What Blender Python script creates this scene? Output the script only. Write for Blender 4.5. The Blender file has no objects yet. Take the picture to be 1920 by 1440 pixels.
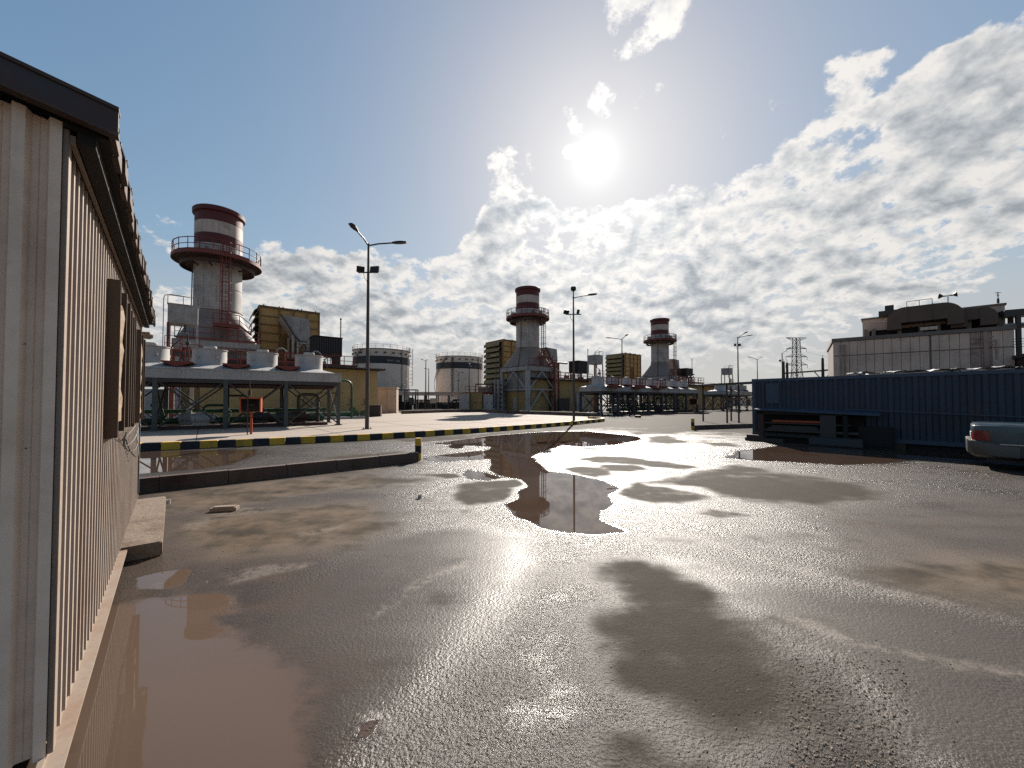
import bpy, bmesh, math, random
import numpy as np
from mathutils import Vector, Matrix
random.seed(7)
R = math.radians
sc = bpy.context.scene
C = sc.collection

# ------------------------------------------------------------------ camera model
F = 721.0            # focal length in photo pixels (1920 wide)
PITCH = R(1.3)
SHIFT_PX = 15.6
EYE = 1.6

def ray(px, py):
    u = (px - 960) / F
    v = (720 + SHIFT_PX - py) / F
    y = math.cos(PITCH) - v * math.sin(PITCH)
    z = math.sin(PITCH) + v * math.cos(PITCH)
    return u / y, z / y                       # x and z per metre of depth

def G(px, py, z=0.0):                          # survey a ground point
    x, s = ray(px, py)
    d = (z - EYE) / s
    return Vector((x * d, d, z))

def P(px, py, d):                              # survey a point at depth d
    x, s = ray(px, py)
    return Vector((x * d, d, EYE + s * d))

# ------------------------------------------------------------------ mesh builder
class MB:
    def __init__(self):
        self.v = []; self.f = []; self.m = []
    def add(self, verts, faces, m=0):
        o = len(self.v)
        self.v.extend([tuple(p) for p in verts])
        for f in faces:
            self.f.append(tuple(i + o for i in f)); self.m.append(m)
        return self
    def box(self, x0, x1, y0, y1, z0, z1, m=0):
        vs = [(x0,y0,z0),(x1,y0,z0),(x1,y1,z0),(x0,y1,z0),(x0,y0,z1),(x1,y0,z1),(x1,y1,z1),(x0,y1,z1)]
        return self.add(vs, [(3,2,1,0),(4,5,6,7),(0,1,5,4),(1,2,6,5),(2,3,7,6),(3,0,4,7)], m)
    def bar(self, a, b, w=0.1, h=None, m=0):
        h = h or w
        a = Vector(a); b = Vector(b); d = (b - a)
        if d.length < 1e-6: return self
        d.normalize()
        up = Vector((0,0,1)) if abs(d.z) < 0.95 else Vector((0,1,0))
        s = d.cross(up).normalized(); t = s.cross(d).normalized()
        vs = []
        for p in (a, b):
            for i, j in ((-1,-1),(1,-1),(1,1),(-1,1)):
                vs.append(p + s*(i*w/2) + t*(j*h/2))
        return self.add(vs, [(0,1,2,3),(7,6,5,4),(0,4,5,1),(1,5,6,2),(2,6,7,3),(3,7,4,0)], m)
    def tube(self, a, b, r0, r1=None, n=8, m=0, caps=True):
        r1 = r0 if r1 is None else r1
        a = Vector(a); b = Vector(b); d = (b - a).normalized()
        up = Vector((0,0,1)) if abs(d.z) < 0.95 else Vector((1,0,0))
        s = d.cross(up).normalized(); t = s.cross(d).normalized()
        vs = []
        for p, r in ((a, r0), (b, r1)):
            for i in range(n):
                q = 2*math.pi*i/n
                vs.append(p + s*(math.cos(q)*r) + t*(math.sin(q)*r))
        fs = [(i, i+n, (i+1)%n+n, (i+1)%n) for i in range(n)]
        if caps: fs += [tuple(range(n)), tuple(range(2*n-1, n-1, -1))]
        return self.add(vs, fs, m)
    def path(self, pts, r, n=8, m=0):
        pts = [Vector(p) for p in pts]
        rings = []
        for i, p in enumerate(pts):
            d = (pts[min(i+1, len(pts)-1)] - pts[max(i-1, 0)]).normalized()
            up = Vector((0,0,1)) if abs(d.z) < 0.95 else Vector((1,0,0))
            s = d.cross(up).normalized(); t = s.cross(d).normalized()
            if rings:
                # keep the ring oriented like the one before it
                ps = rings[-1][1]
                s = (ps - d*ps.dot(d)).normalized(); t = s.cross(d).normalized()
            rings.append((p, s, t))
        vs = []
        for p, s, t in rings:
            for i in range(n):
                q = 2*math.pi*i/n
                vs.append(p + s*(math.cos(q)*r) + t*(math.sin(q)*r))
        fs = []
        for k in range(len(pts)-1):
            for i in range(n):
                j = (i+1) % n
                fs.append((k*n+i, k*n+n+i, k*n+n+j, k*n+j))
        L = (len(pts)-1)*n
        fs += [tuple(range(n)), tuple(range(L+n-1, L-1, -1))]
        return self.add(vs, fs, m)
    def lathe(self, prof, n=32, c=(0,0,0), m=0, a0=0.0, a1=None):
        full = a1 is None
        a1 = a0 + 2*math.pi if full else a1
        k = n if full else n + 1
        vs = []; fs = []
        for i in range(k):
            q = a0 + (a1-a0)*i/n
            for r, z in prof:
                vs.append((c[0]+r*math.cos(q), c[1]+r*math.sin(q), c[2]+z))
        L = len(prof)
        for i in range(n):
            j = (i+1) % k
            for p in range(L-1):
                fs.append((i*L+p, j*L+p, j*L+p+1, i*L+p+1))
        return self.add(vs, fs, m)
    def prism(self, poly, y0, y1, m=0):        # polygon in x-z, swept along y
        n = len(poly)
        vs = [(x, y0, z) for x, z in poly] + [(x, y1, z) for x, z in poly]
        fs = [tuple(range(n)), tuple(range(2*n-1, n-1, -1))]
        fs += [(i, i+n, (i+1)%n+n, (i+1)%n) for i in range(n)]
        return self.add(vs, fs, m)
    def plan(self, poly, z0, z1, m=0):         # polygon in x-y, swept along z
        n = len(poly)
        vs = [(p[0], p[1], z0) for p in poly] + [(p[0], p[1], z1) for p in poly]
        fs = [tuple(range(n-1, -1, -1)), tuple(range(n, 2*n))]
        fs += [(i, (i+1)%n, (i+1)%n+n, i+n) for i in range(n)]
        return self.add(vs, fs, m)
    def build(self, name, mats, parent=None, smooth=None, bevel=0, loc=None, rotz=0):
        me = bpy.data.meshes.new(name)
        me.from_pydata(self.v, [], self.f)
        mats = mats if isinstance(mats, (list, tuple)) else [mats]
        for x in mats: me.materials.append(x)
        me.polygons.foreach_set('material_index', self.m)
        bm = bmesh.new(); bm.from_mesh(me)
        bmesh.ops.recalc_face_normals(bm, faces=bm.faces)
        if bevel:
            es = [e for e in bm.edges if len(e.link_faces) == 2 and e.calc_face_angle() > 0.6]
            bmesh.ops.bevel(bm, geom=es, offset=bevel, segments=2, affect='EDGES', clamp_overlap=True)
        bm.to_mesh(me); bm.free()
        if smooth is not None:
            me.polygons.foreach_set('use_smooth', [True]*len(me.polygons))
            me.set_sharp_from_angle(angle=R(smooth))
        o = bpy.data.objects.new(name, me)
        C.objects.link(o)
        if parent: o.parent = parent
        if loc is not None: o.location = loc
        if rotz: o.rotation_euler = (0, 0, rotz)
        return o

def tag(o, label=None, cat=None, group=None, kind=None):
    if label: o['label'] = label
    if cat: o['category'] = cat
    if group: o['group'] = group
    if kind: o['kind'] = kind
    return o

def thing(name, label, cat, loc=(0,0,0), rotz=0.0, group=None):
    o = bpy.data.objects.new(name, None)
    o.empty_display_size = 0.3
    C.objects.link(o)
    o.location = loc; o.rotation_euler = (0, 0, rotz)
    return tag(o, label, cat, group)

def dup(root, loc, rotz, label, group=None):
    def cp(o, parent):
        c = o.copy(); C.objects.link(c)
        if parent: c.parent = parent
        for ch in kids.get(o.name, ()): cp(ch, c)
        return c
    kids = {}
    for o in list(C.objects):
        if o.parent: kids.setdefault(o.parent.name, []).append(o)
    r = cp(root, None)
    r.location = loc; r.rotation_euler = (0, 0, rotz)
    r['label'] = label
    if group: r['group'] = group
    return r

# ------------------------------------------------------------------ materials
def nodes_of(name):
    m = bpy.data.materials.new(name); m.use_nodes = True
    nt = m.node_tree
    return m, nt, nt.nodes['Principled BSDF']

def nd(nt, kind, **kw):
    n = nt.nodes.new(kind)
    for k, v in kw.items():
        if k.startswith('i_'):
            key = k[2:]
            key = int(key) if key.isdigit() else key.replace('_', ' ')
            n.inputs[key].default_value = v
        else: setattr(n, k, v)
    return n

def math_n(nt, op, a, b=None, c=None, clamp=False):
    n = nt.nodes.new('ShaderNodeMath'); n.operation = op; n.use_clamp = clamp
    for i, x in enumerate((a, b, c)):
        if x is None: continue
        if isinstance(x, (int, float)): n.inputs[i].default_value = x
        else: nt.links.new(x, n.inputs[i])
    return n.outputs[0]

def smooth_n(nt, x, lo, hi, a=0.0, b=1.0):
    n = nt.nodes.new('ShaderNodeMapRange'); n.interpolation_type = 'SMOOTHSTEP'
    for i, q in enumerate((x, lo, hi, a, b)):
        if isinstance(q, (int, float)): n.inputs[i].default_value = q
        else: nt.links.new(q, n.inputs[i])
    return n.outputs[0]

def mix_n(nt, fac, a, b, mode='MIX'):
    n = nt.nodes.new('ShaderNodeMix'); n.data_type = 'RGBA'; n.blend_type = mode
    for i, q in ((0, fac), (6, a), (7, b)):
        if isinstance(q, (int, float)): n.inputs[i].default_value = q
        elif isinstance(q, (tuple, list)): n.inputs[i].default_value = (*q[:3], 1)
        else: nt.links.new(q, n.inputs[i])
    return n.outputs[2]

def noise_n(nt, vec, scale, detail=4, rough=0.55, dist=0.0):
    n = nd(nt, 'ShaderNodeTexNoise')
    n.inputs['Scale'].default_value = scale; n.inputs['Detail'].default_value = detail
    n.inputs['Roughness'].default_value = rough; n.inputs['Distortion'].default_value = dist
    if vec is not None: nt.links.new(vec, n.inputs['Vector'])
    return n.outputs['Fac']

def paint(name, col, rough=0.55, metal=0.0, dirt=(0.12,0.085,0.06), amount=0.35, scale=1.5,
          streak=0.0, bump=0.0, bscale=40.0, rust=0.0, spec=0.4):
    """painted or bare surface with mottled dirt, vertical run-off streaks and rust"""
    if not name.startswith('shed'):
        col = tuple(c_*0.80 for c_ in col); dirt = tuple(c_*0.85 for c_ in dirt)
    m, nt, b = nodes_of(name)
    tc = nd(nt, 'ShaderNodeTexCoord').outputs['Object']
    n1 = noise_n(nt, tc, scale, 6, 0.62)
    n2 = noise_n(nt, tc, scale*7, 4, 0.6)
    f = math_n(nt, 'MULTIPLY', smooth_n(nt, n1, 0.42, 0.72), amount)
    f = math_n(nt, 'ADD', f, math_n(nt, 'MULTIPLY', smooth_n(nt, n2, 0.5, 0.8), amount*0.5), clamp=True)
    c = mix_n(nt, f, col, dirt)
    v = math_n(nt, 'MULTIPLY_ADD', n2, 0.34, 0.83)
    vv = nd(nt, 'ShaderNodeCombineColor')
    for i in range(3): nt.links.new(v, vv.inputs[i])
    c = mix_n(nt, 1.0, c, vv.outputs[0], 'MULTIPLY')
    if streak:
        mp = nd(nt, 'ShaderNodeMapping'); mp.inputs['Scale'].default_value = (3.2, 3.2, 0.16)
        nt.links.new(tc, mp.inputs[0])
        s = smooth_n(nt, noise_n(nt, mp.outputs[0], 2.4, 5, 0.6), 0.5, 0.78)
        c = mix_n(nt, math_n(nt, 'MULTIPLY', s, streak), c, dirt)
    if rust:
        s = smooth_n(nt, noise_n(nt, tc, scale*2.3, 8, 0.7), 0.54, 0.68)
        c = mix_n(nt, math_n(nt, 'MULTIPLY', s, rust), c, (0.13, 0.045, 0.018))
    nt.links.new(c, b.inputs['Base Color'])
    rr = math_n(nt, 'MULTIPLY_ADD', n2, 0.3, rough-0.15, clamp=True)
    nt.links.new(rr, b.inputs['Roughness'])
    b.inputs['Metallic'].default_value = metal
    b.inputs['Specular IOR Level'].default_value = spec
    if bump:
        bp = nd(nt, 'ShaderNodeBump'); bp.inputs['Strength'].default_value = bump
        bp.inputs['Distance'].default_value = 0.02
        nt.links.new(noise_n(nt, tc, bscale, 6, 0.6), bp.inputs['Height'])
        nt.links.new(bp.outputs[0], b.inputs['Normal'])
    return m

M = {}
M['grey_metal']  = paint('galvanised_grey', (0.38,0.365,0.345), 0.6, 0.0, (0.13,0.105,0.085), 0.5, 0.8, 0.5)
M['stack_grey']  = paint('stack_cladding', (0.49,0.45,0.415), 0.6, 0.0, (0.13,0.10,0.08), 0.45, 0.5, 0.8)
M['flare_grey']  = paint('flare_cladding', (0.27,0.215,0.18), 0.65, 0.0, (0.10,0.075,0.06), 0.5, 0.6, 0.5)
M['dark_steel']  = paint('dark_steel', (0.055,0.05,0.048), 0.6, 0.0, (0.05,0.03,0.02), 0.5, 1.5)
M['lamp_steel']  = paint('lamp_post_paint', (0.075,0.055,0.045), 0.55, 0.0, (0.06,0.035,0.025), 0.4, 1.2)
M['blue_steel']  = paint('blue_grey_steel', (0.038,0.050,0.062), 0.5, 0.0, (0.05,0.04,0.03), 0.4, 1.2)
M['green_steel'] = paint('green_grey_steel', (0.07,0.085,0.08), 0.6, 0.0, (0.06,0.04,0.03), 0.5, 1.2)
M['red_paint']   = paint('red_band_paint', (0.10,0.014,0.012), 0.6, 0.0, (0.06,0.015,0.012), 0.4, 0.7, 0.4)
M['white_band']  = paint('white_band_paint', (0.54,0.455,0.40), 0.6, 0.0, (0.17,0.12,0.09), 0.5, 0.7, 0.8)
M['rail_red']    = paint('railing_red', (0.19,0.036,0.022), 0.55, 0.0, (0.10,0.03,0.02), 0.4, 1.5)
M['orange']      = paint('orange_paint', (0.45,0.075,0.022), 0.5, 0.0, (0.2,0.06,0.03), 0.3, 2.5)
M['ochre']       = paint('ochre_cladding', (0.46,0.29,0.105), 0.6, 0.0, (0.13,0.08,0.035), 0.4, 0.5, 0.5)
M['ochre_hood']  = paint('ochre_hood', (0.32,0.22,0.085), 0.6, 0.0, (0.10,0.07,0.03), 0.4, 0.8)
M['ochre_rib']   = paint('ochre_rib', (0.20,0.125,0.05), 0.6, 0.0, (0.09,0.05,0.02), 0.4, 0.8)
M['yellow_wall'] = paint('yellow_wall', (0.44,0.30,0.125), 0.75, 0.0, (0.17,0.11,0.055), 0.4, 0.4, 0.45)
M['beige']       = paint('beige_cladding', (0.55,0.43,0.345), 0.7, 0.0, (0.22,0.15,0.11), 0.4, 0.6, 0.4)
M['tank_white']  = paint('tank_white', (0.76,0.645,0.55), 0.6, 0.0, (0.26,0.19,0.15), 0.35, 0.15, 0.45)
M['tank_band']   = paint('tank_band', (0.018,0.022,0.03), 0.55, 0.0, (0.04,0.035,0.03), 0.4, 0.3)
M['drum_white']  = paint('fan_drum_white', (0.48,0.455,0.43), 0.6, 0.0, (0.25,0.2,0.16), 0.35, 1.6, 0.35)
M['slab_grey']   = paint('cooler_slab', (0.42,0.405,0.385), 0.65, 0.0, (0.17,0.14,0.12), 0.4, 0.7, 0.5)
M['green_pipe']  = paint('green_pipe', (0.022,0.075,0.03), 0.45, 0.0, (0.05,0.05,0.03), 0.35, 1.5)
M['brown_box']   = paint('brown_box', (0.06,0.03,0.023), 0.7, 0.0, (0.05,0.03,0.02), 0.4, 1.5)
M['black']       = paint('black_paint', (0.012,0.012,0.014), 0.5, 0.0, (0.03,0.025,0.02), 0.4, 2.0)
M['kerb_yellow'] = paint('kerb_yellow', (0.80,0.46,0.04), 0.7, 0.0, (0.16,0.10,0.05), 0.55, 2.0, 0.0, 0.4, 60)
M['kerb_black']  = paint('kerb_black', (0.015,0.017,0.026), 0.65, 0.0, (0.07,0.055,0.045), 0.5, 2.0, 0.0, 0.4, 60)
M['kerb_brown']  = paint('kerb_concrete', (0.12,0.085,0.066), 0.85, 0.0, (0.065,0.03,0.022), 0.9, 1.3, 0.2, 0.5, 40)
M['concrete']    = paint('concrete', (0.21,0.16,0.12), 0.9, 0.0, (0.10,0.065,0.045), 0.8, 3.0, 0.0, 0.9, 18)
M['shed_wall']   = paint('shed_sheet', (0.36,0.295,0.248), 0.45, 0.0, (0.20,0.105,0.06), 0.32, 1.6, 0.75)
M['gable_lifted'] = paint('shed_gable_lifted', (0.80,0.62,0.485), 0.5, 0.0, (0.24,0.13,0.075), 0.34, 1.6, 0.4)  # same paint as the side wall, made lighter to lift the shaded face
M['shed_trim']   = paint('shed_trim', (0.24,0.19,0.15), 0.6, 0.0, (0.2,0.11,0.07), 0.5, 4.0)
M['roof_sheet']  = paint('roof_sheet', (0.075,0.046,0.034), 0.7, 0.0, (0.06,0.03,0.02), 0.5, 2.5, rust=0.5)
M['fascia']      = paint('fascia_sheet', (0.05,0.052,0.06), 0.65, 0.0, (0.085,0.035,0.02), 1.0, 1.6, rust=0.9)
M['wood_dark']   = paint('dark_wood', (0.085,0.057,0.042), 0.8, 0.0, (0.05,0.03,0.02), 0.5, 3.0, 0.5)
M['ply']         = paint('plywood', (0.25,0.17,0.10), 0.75, 0.0, (0.25,0.14,0.07), 0.4, 5.0, 0.4)
M['container']   = paint('container_blue', (0.037,0.053,0.082), 0.55, 0.0, (0.03,0.03,0.032), 0.5, 0.6, 0.5, rust=0.35)
M['container_rail'] = paint('container_rail', (0.055,0.085,0.125), 0.5, 0.0, (0.02,0.028,0.04), 0.4, 0.6)
M['panel']       = paint('precast_panel', (0.78,0.575,0.455), 0.8, 0.0, (0.25,0.18,0.145), 0.4, 0.35, 0.5)
M['panel_dark']  = paint('weathered_coping', (0.22,0.175,0.15), 0.8, 0.0, (0.08,0.06,0.05), 0.4, 0.5)
M['stain']       = paint('stained_panel', (0.46,0.32,0.265), 0.85, 0.0, (0.13,0.075,0.06), 0.6, 0.9, 0.6)
M['duct_brown']  = paint('duct_brown', (0.13,0.085,0.062), 0.7, 0.0, (0.07,0.045,0.035), 0.5, 0.5, 0.5)
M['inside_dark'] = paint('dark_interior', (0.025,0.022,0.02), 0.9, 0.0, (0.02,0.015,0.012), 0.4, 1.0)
M['car_paint']   = paint('car_paint', (0.060,0.090,0.102), 0.28, 0.35, (0.09,0.10,0.10), 0.25, 1.0, spec=0.6)
M['car_lower']   = paint('car_lower', (0.12,0.115,0.105), 0.45, 0.2, (0.12,0.09,0.07), 0.4, 2.0)
M['chrome']      = paint('bright_trim', (0.6,0.6,0.6), 0.25, 0.9, (0.4,0.38,0.35), 0.2, 3.0)
M['tyre']        = paint('tyre_rubber', (0.02,0.02,0.02), 0.85, 0.0, (0.05,0.04,0.03), 0.4, 4.0)
M['tail_red']    = paint('tail_lamp_red', (0.22,0.008,0.012), 0.15, 0.0, (0.15,0.005,0.008), 0.3, 6.0, spec=0.7)
M['glass']       = paint('tinted_glass', (0.015,0.02,0.022), 0.08, 0.0, (0.03,0.03,0.03), 0.2, 3.0, spec=0.8)
M['white_paint'] = paint('white_paint', (0.66,0.64,0.61), 0.6, 0.0, (0.45,0.4,0.35), 0.3, 3.0)
M['letter_dark'] = paint('letter_dark', (0.03,0.022,0.015), 0.7, 0.0, (0.05,0.035,0.02), 0.3, 3.0)
M['rock']        = paint('loose_concrete', (0.30,0.235,0.18), 0.9, 0.0, (0.28,0.2,0.14), 0.5, 12.0, 0.0, 0.5, 60)
M['pylon']       = paint('pylon_steel', (0.12,0.12,0.125), 0.6, 0.2, (0.1,0.09,0.08), 0.3, 0.3)
M['leaf']        = paint('scrub_leaf', (0.045,0.055,0.03), 0.8, 0.0, (0.06,0.05,0.03), 0.4, 2.0)
# ------------------------------------------------------------------ camera
cam = bpy.data.cameras.new('camera'); co = bpy.data.objects.new('camera', cam); C.objects.link(co)
co.location = (0, 0, EYE); co.rotation_euler = (R(90) + PITCH, 0, 0)
cam.sensor_width = 36; cam.lens = 36 * F / 1920; cam.shift_y = SHIFT_PX / 1920
cam.clip_start = 0.05; cam.clip_end = 8000
sc.camera = co

# ------------------------------------------------------------------ sun and sky
SUN_AZ = math.atan2(158, F); SUN_EL = math.atan2(752 - 290, math.hypot(158, F))
sun_dir = Vector((math.sin(SUN_AZ)*math.cos(SUN_EL), math.cos(SUN_AZ)*math.cos(SUN_EL), math.sin(SUN_EL)))
sl = bpy.data.lights.new('sun', 'SUN'); so = bpy.data.objects.new('sun', sl); C.objects.link(so)
sl.energy = 4.9; sl.angle = R(0.55); sl.color = (1.0, 0.93, 0.84)
so.rotation_euler = (-sun_dir).to_track_quat('-Z', 'Y').to_euler(); so.location = (0, 0, 60)

def angles(px, py):
    x, s = ray(px, py)
    return math.atan(x), math.atan2(s, math.hypot(1, x))
def dirv(px, py):
    x, s = ray(px, py)
    return Vector((x, 1, s)).normalized()

w = bpy.data.worlds.new('World'); sc.world = w; w.use_nodes = True
nt = w.node_tree; nt.nodes.clear()
L = nt.links.new
out = nd(nt, 'ShaderNodeOutputWorld'); bg = nd(nt, 'ShaderNodeBackground')
bg.inputs['Strength'].default_value = 0.052
L(bg.outputs[0], out.inputs[0])
sky = nd(nt, 'ShaderNodeTexSky'); sky.sky_type = 'NISHITA'; sky.sun_disc = False
sky.sun_elevation = SUN_EL; sky.sun_rotation = SUN_AZ
sky.altitude = 0; sky.air_density = 1.0; sky.dust_density = 0.7; sky.ozone_density = 3.0
d = nd(nt, 'ShaderNodeTexCoord').outputs['Generated']
sep = nd(nt, 'ShaderNodeSeparateXYZ'); L(d, sep.inputs[0])
X, Y, Z = sep.outputs
Zc = math_n(nt, 'MAXIMUM', Z, 0.0)
az = math_n(nt, 'ARCTAN2', X, Y)
el = math_n(nt, 'ARCSINE', Zc)
def dotn(v):
    n = nd(nt, 'ShaderNodeVectorMath'); n.operation = 'DOT_PRODUCT'; L(d, n.inputs[0]); n.inputs[1].default_value = v
    return n.outputs['Value']
sd = math_n(nt, 'MAXIMUM', dotn(sun_dir), 0.0)
# plane of the cloud deck
den = math_n(nt, 'ADD', Zc, 0.42)
cx = math_n(nt, 'DIVIDE', X, den); cy = math_n(nt, 'DIVIDE', Y, den)
comb = nd(nt, 'ShaderNodeCombineXYZ'); L(cx, comb.inputs[0]); L(cy, comb.inputs[1]); comb.inputs[2].default_value = 3.7
cp = comb.outputs[0]
def curve(pts, x):
    fc = nd(nt, 'ShaderNodeFloatCurve')
    c = fc.mapping.curves[0]
    pts = sorted(pts)
    c.points[0].location = pts[0]; c.points[1].location = pts[-1]
    for p in pts[1:-1]: c.points.new(*p)
    fc.mapping.use_clip = False
    fc.mapping.update()
    L(x, fc.inputs['Value'])
    return fc.outputs[0]
A0, AW, EW = R(-180), R(360), R(90)
def cpts(lst):
    o = []
    for px, py in lst:
        a, e = angles(px, py); o.append(((a - A0)/AW, max(e, 0)/EW))
    return o
azn = math_n(nt, 'DIVIDE', math_n(nt, 'SUBTRACT', az, A0), AW)
top = curve([(0.0, 0.0), (0.26, 0.10)] + cpts([(60,560),(250,505),(420,470),(540,432),(660,435),(800,440),(880,400),(910,340),(1010,322),(1060,350),(1130,352),
                    (1200,335),(1300,285),(1400,275),(1470,230),(1540,170),(1600,150),(1690,70),(1800,10),(1960,-60)]) + [(0.72, 0.60), (0.78, 0.15), (0.82, 0.0), (1.0, 0.0)], azn)
bot = curve([(0.0, 0.1)] + cpts([(200,640),(500,640),(800,670),(1200,680),(1400,670),(1560,640),(1700,570),(1820,500),(1960,400)]) + [(0.8, 0.3), (1.0, 0.1)], azn)
eln = math_n(nt, 'DIVIDE', el, EW)
n_edge = noise_n(nt, cp, 2.6, 5, 0.6)
jit = math_n(nt, 'MULTIPLY_ADD', n_edge, 0.07, -0.035)
cov = smooth_n(nt, math_n(nt, 'ADD', math_n(nt, 'SUBTRACT', top, eln), jit), -0.004, 0.045)
lowc = smooth_n(nt, math_n(nt, 'ADD', math_n(nt, 'SUBTRACT', eln, bot), jit), -0.06, 0.03)
cov = math_n(nt, 'MULTIPLY', cov, math_n(nt, 'MULTIPLY_ADD', lowc, 0.6, 0.4))
for (px, py, rad, amt) in ((1225,8,7.5,0.88), (1170,62,5.0,0.8), (1130,190,3.6,0.95), (1190,182,2.8,0.9), (1245,172,3.0,0.86), (1085,236,2.8,0.85),
                           (1075,290,2.6,1.0), (1062,205,2.6,0.8), (960,335,7.0,0.85), (295,440,4.5,0.7), (515,500,5.0,0.75), (1350,245,2.5,0.64), (1465,195,2.5,0.68), (1605,150,5.0,0.92)):
    bl = smooth_n(nt, dotn(dirv(px, py)), math.cos(R(rad)), 1.0)
    cov = math_n(nt, 'MAXIMUM', cov, math_n(nt, 'MULTIPLY', bl, amt))
def deck(vec):
    a_ = noise_n(nt, vec, 6.6, 4, 0.55, 0.3)
    b_ = noise_n(nt, vec, 19.0, 8, 0.66, 0.1)
    return math_n(nt, 'ADD', math_n(nt, 'MULTIPLY', a_, 0.50), math_n(nt, 'MULTIPLY', b_, 0.50))
n = deck(cp)
thr = math_n(nt, 'ADD', math_n(nt, 'MULTIPLY_ADD', cov, -0.435, 0.83), math_n(nt, 'MULTIPLY_ADD', noise_n(nt, cp, 2.4, 2, 0.5), 0.16, -0.08))
e = math_n(nt, 'SUBTRACT', n, thr)
dens = smooth_n(nt, e, -0.01, 0.085)
thick = smooth_n(nt, e, 0.05, 0.22)
# sun-side shading: sample the deck again, nudged towards the sun
off = nd(nt, 'ShaderNodeVectorMath'); off.operation = 'ADD'; L(cp, off.inputs[0])
off.inputs[1].default_value = (0.005, 0.017, 0.0)
nm = deck(off.outputs[0])
relief = math_n(nt, 'SUBTRACT', n, nm)
off2 = nd(nt, 'ShaderNodeVectorMath'); off2.operation = 'ADD'; L(cp, off2.inputs[0]); off2.inputs[1].default_value = (0.010, 0.034, 0.0)
relief2 = math_n(nt, 'SUBTRACT', noise_n(nt, cp, 10.5, 3, 0.5, 0.3), noise_n(nt, off2.outputs[0], 10.5, 3, 0.5, 0.3))
shade = math_n(nt, 'ADD', math_n(nt, 'MULTIPLY_ADD', thick, 0.78, 0.06), math_n(nt, 'ADD', math_n(nt, 'MULTIPLY', relief, -3.2), math_n(nt, 'MULTIPLY', relief2, -2.0)), clamp=True)
prox = math_n(nt, 'POWER', sd, 7.0)
prox2 = math_n(nt, 'POWER', sd, 40.0)
bright = math_n(nt, 'ADD', math_n(nt, 'MULTIPLY_ADD', prox, 2.2, 7.8), math_n(nt, 'MULTIPLY', prox2, 2.0))
dark = math_n(nt, 'ADD', math_n(nt, 'MULTIPLY_ADD', prox, 1.8, 3.5), math_n(nt, 'MULTIPLY', prox2, 1.2))
lum = nd(nt, 'ShaderNodeMix'); L(shade, lum.inputs[0]); L(bright, lum.inputs[2]); L(dark, lum.inputs[3])
ctint = mix_n(nt, shade, (1.0, 0.965, 0.92), (0.86, 0.93, 1.0))
vm = nd(nt, 'ShaderNodeVectorMath'); vm.operation = 'SCALE'; L(ctint, vm.inputs[0]); L(lum.outputs[0], vm.inputs['Scale'])
cloud = vm.outputs[0]
# clear sky graded: darker and greyer high up and away from the sun
hs = nd(nt, 'ShaderNodeHueSaturation'); hs.inputs['Saturation'].default_value = 1.12; hs.inputs['Value'].default_value = 1.0
L(sky.outputs[0], hs.inputs['Color'])
# soft shoulder so that the aureole does not swallow the sky
v1 = nd(nt, 'ShaderNodeVectorMath'); v1.operation = 'MULTIPLY_ADD'; L(hs.outputs[0], v1.inputs[0]); v1.inputs[1].default_value = (0.20,)*3; v1.inputs[2].default_value = (1,)*3
v2 = nd(nt, 'ShaderNodeVectorMath'); v2.operation = 'DIVIDE'; L(hs.outputs[0], v2.inputs[0]); L(v1.outputs[0], v2.inputs[1])
v3 = nd(nt, 'ShaderNodeVectorMath'); v3.operation = 'SCALE'; L(v2.outputs[0], v3.inputs[0]); v3.inputs['Scale'].default_value = 2.12
clear = v3.outputs[0]
# low veil of thin stratus towards the horizon
nv = noise_n(nt, cp, 0.8, 5, 0.55)
veil = math_n(nt, 'MULTIPLY', smooth_n(nt, el, R(19), R(3)), math_n(nt, 'MULTIPLY_ADD', smooth_n(nt, nv, 0.3, 0.7), 0.35, 0.62), clamp=True)
vl = nd(nt, 'ShaderNodeVectorMath'); vl.operation = 'SCALE'; vl.inputs[0].default_value = (1.0, 0.985, 0.965)
front = smooth_n(nt, Y, -0.35, 0.55)          # the haze is bright only towards the sun
L(math_n(nt, 'MULTIPLY_ADD', prox, 2.0, math_n(nt, 'MULTIPLY_ADD', front, 2.5, 2.2)), vl.inputs['Scale'])
c1 = mix_n(nt, veil, clear, vl.outputs[0])
low_fade = smooth_n(nt, el, R(2), R(11), 0.25, 0.97)
c2 = mix_n(nt, math_n(nt, 'MULTIPLY', dens, low_fade), c1, cloud)
# the glare of the sun itself
g = math_n(nt, 'MULTIPLY', math_n(nt, 'POWER', sd, 6000.0), 40.0)
g = math_n(nt, 'ADD', g, math_n(nt, 'MULTIPLY', math_n(nt, 'POWER', sd, 700.0), 2.8))
g = math_n(nt, 'ADD', g, math_n(nt, 'MULTIPLY', math_n(nt, 'POWER', sd, 75.0), 1.0))
gv = nd(nt, 'ShaderNodeVectorMath'); gv.operation = 'SCALE'; gv.inputs[0].default_value = (1.0, 0.965, 0.90); L(g, gv.inputs['Scale'])
ga = nd(nt, 'ShaderNodeVectorMath'); ga.operation = 'ADD'; L(c2, ga.inputs[0]); L(gv.outputs[0], ga.inputs[1])
L(ga.outputs[0], bg.inputs['Color'])

vs = sc.view_settings
vs.view_transform = 'Standard'; vs.look = 'None'; vs.gamma = 1.0; vs.use_curve_mapping = False
vs.exposure = 0.98
sc.cycles.use_denoising = False

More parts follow.
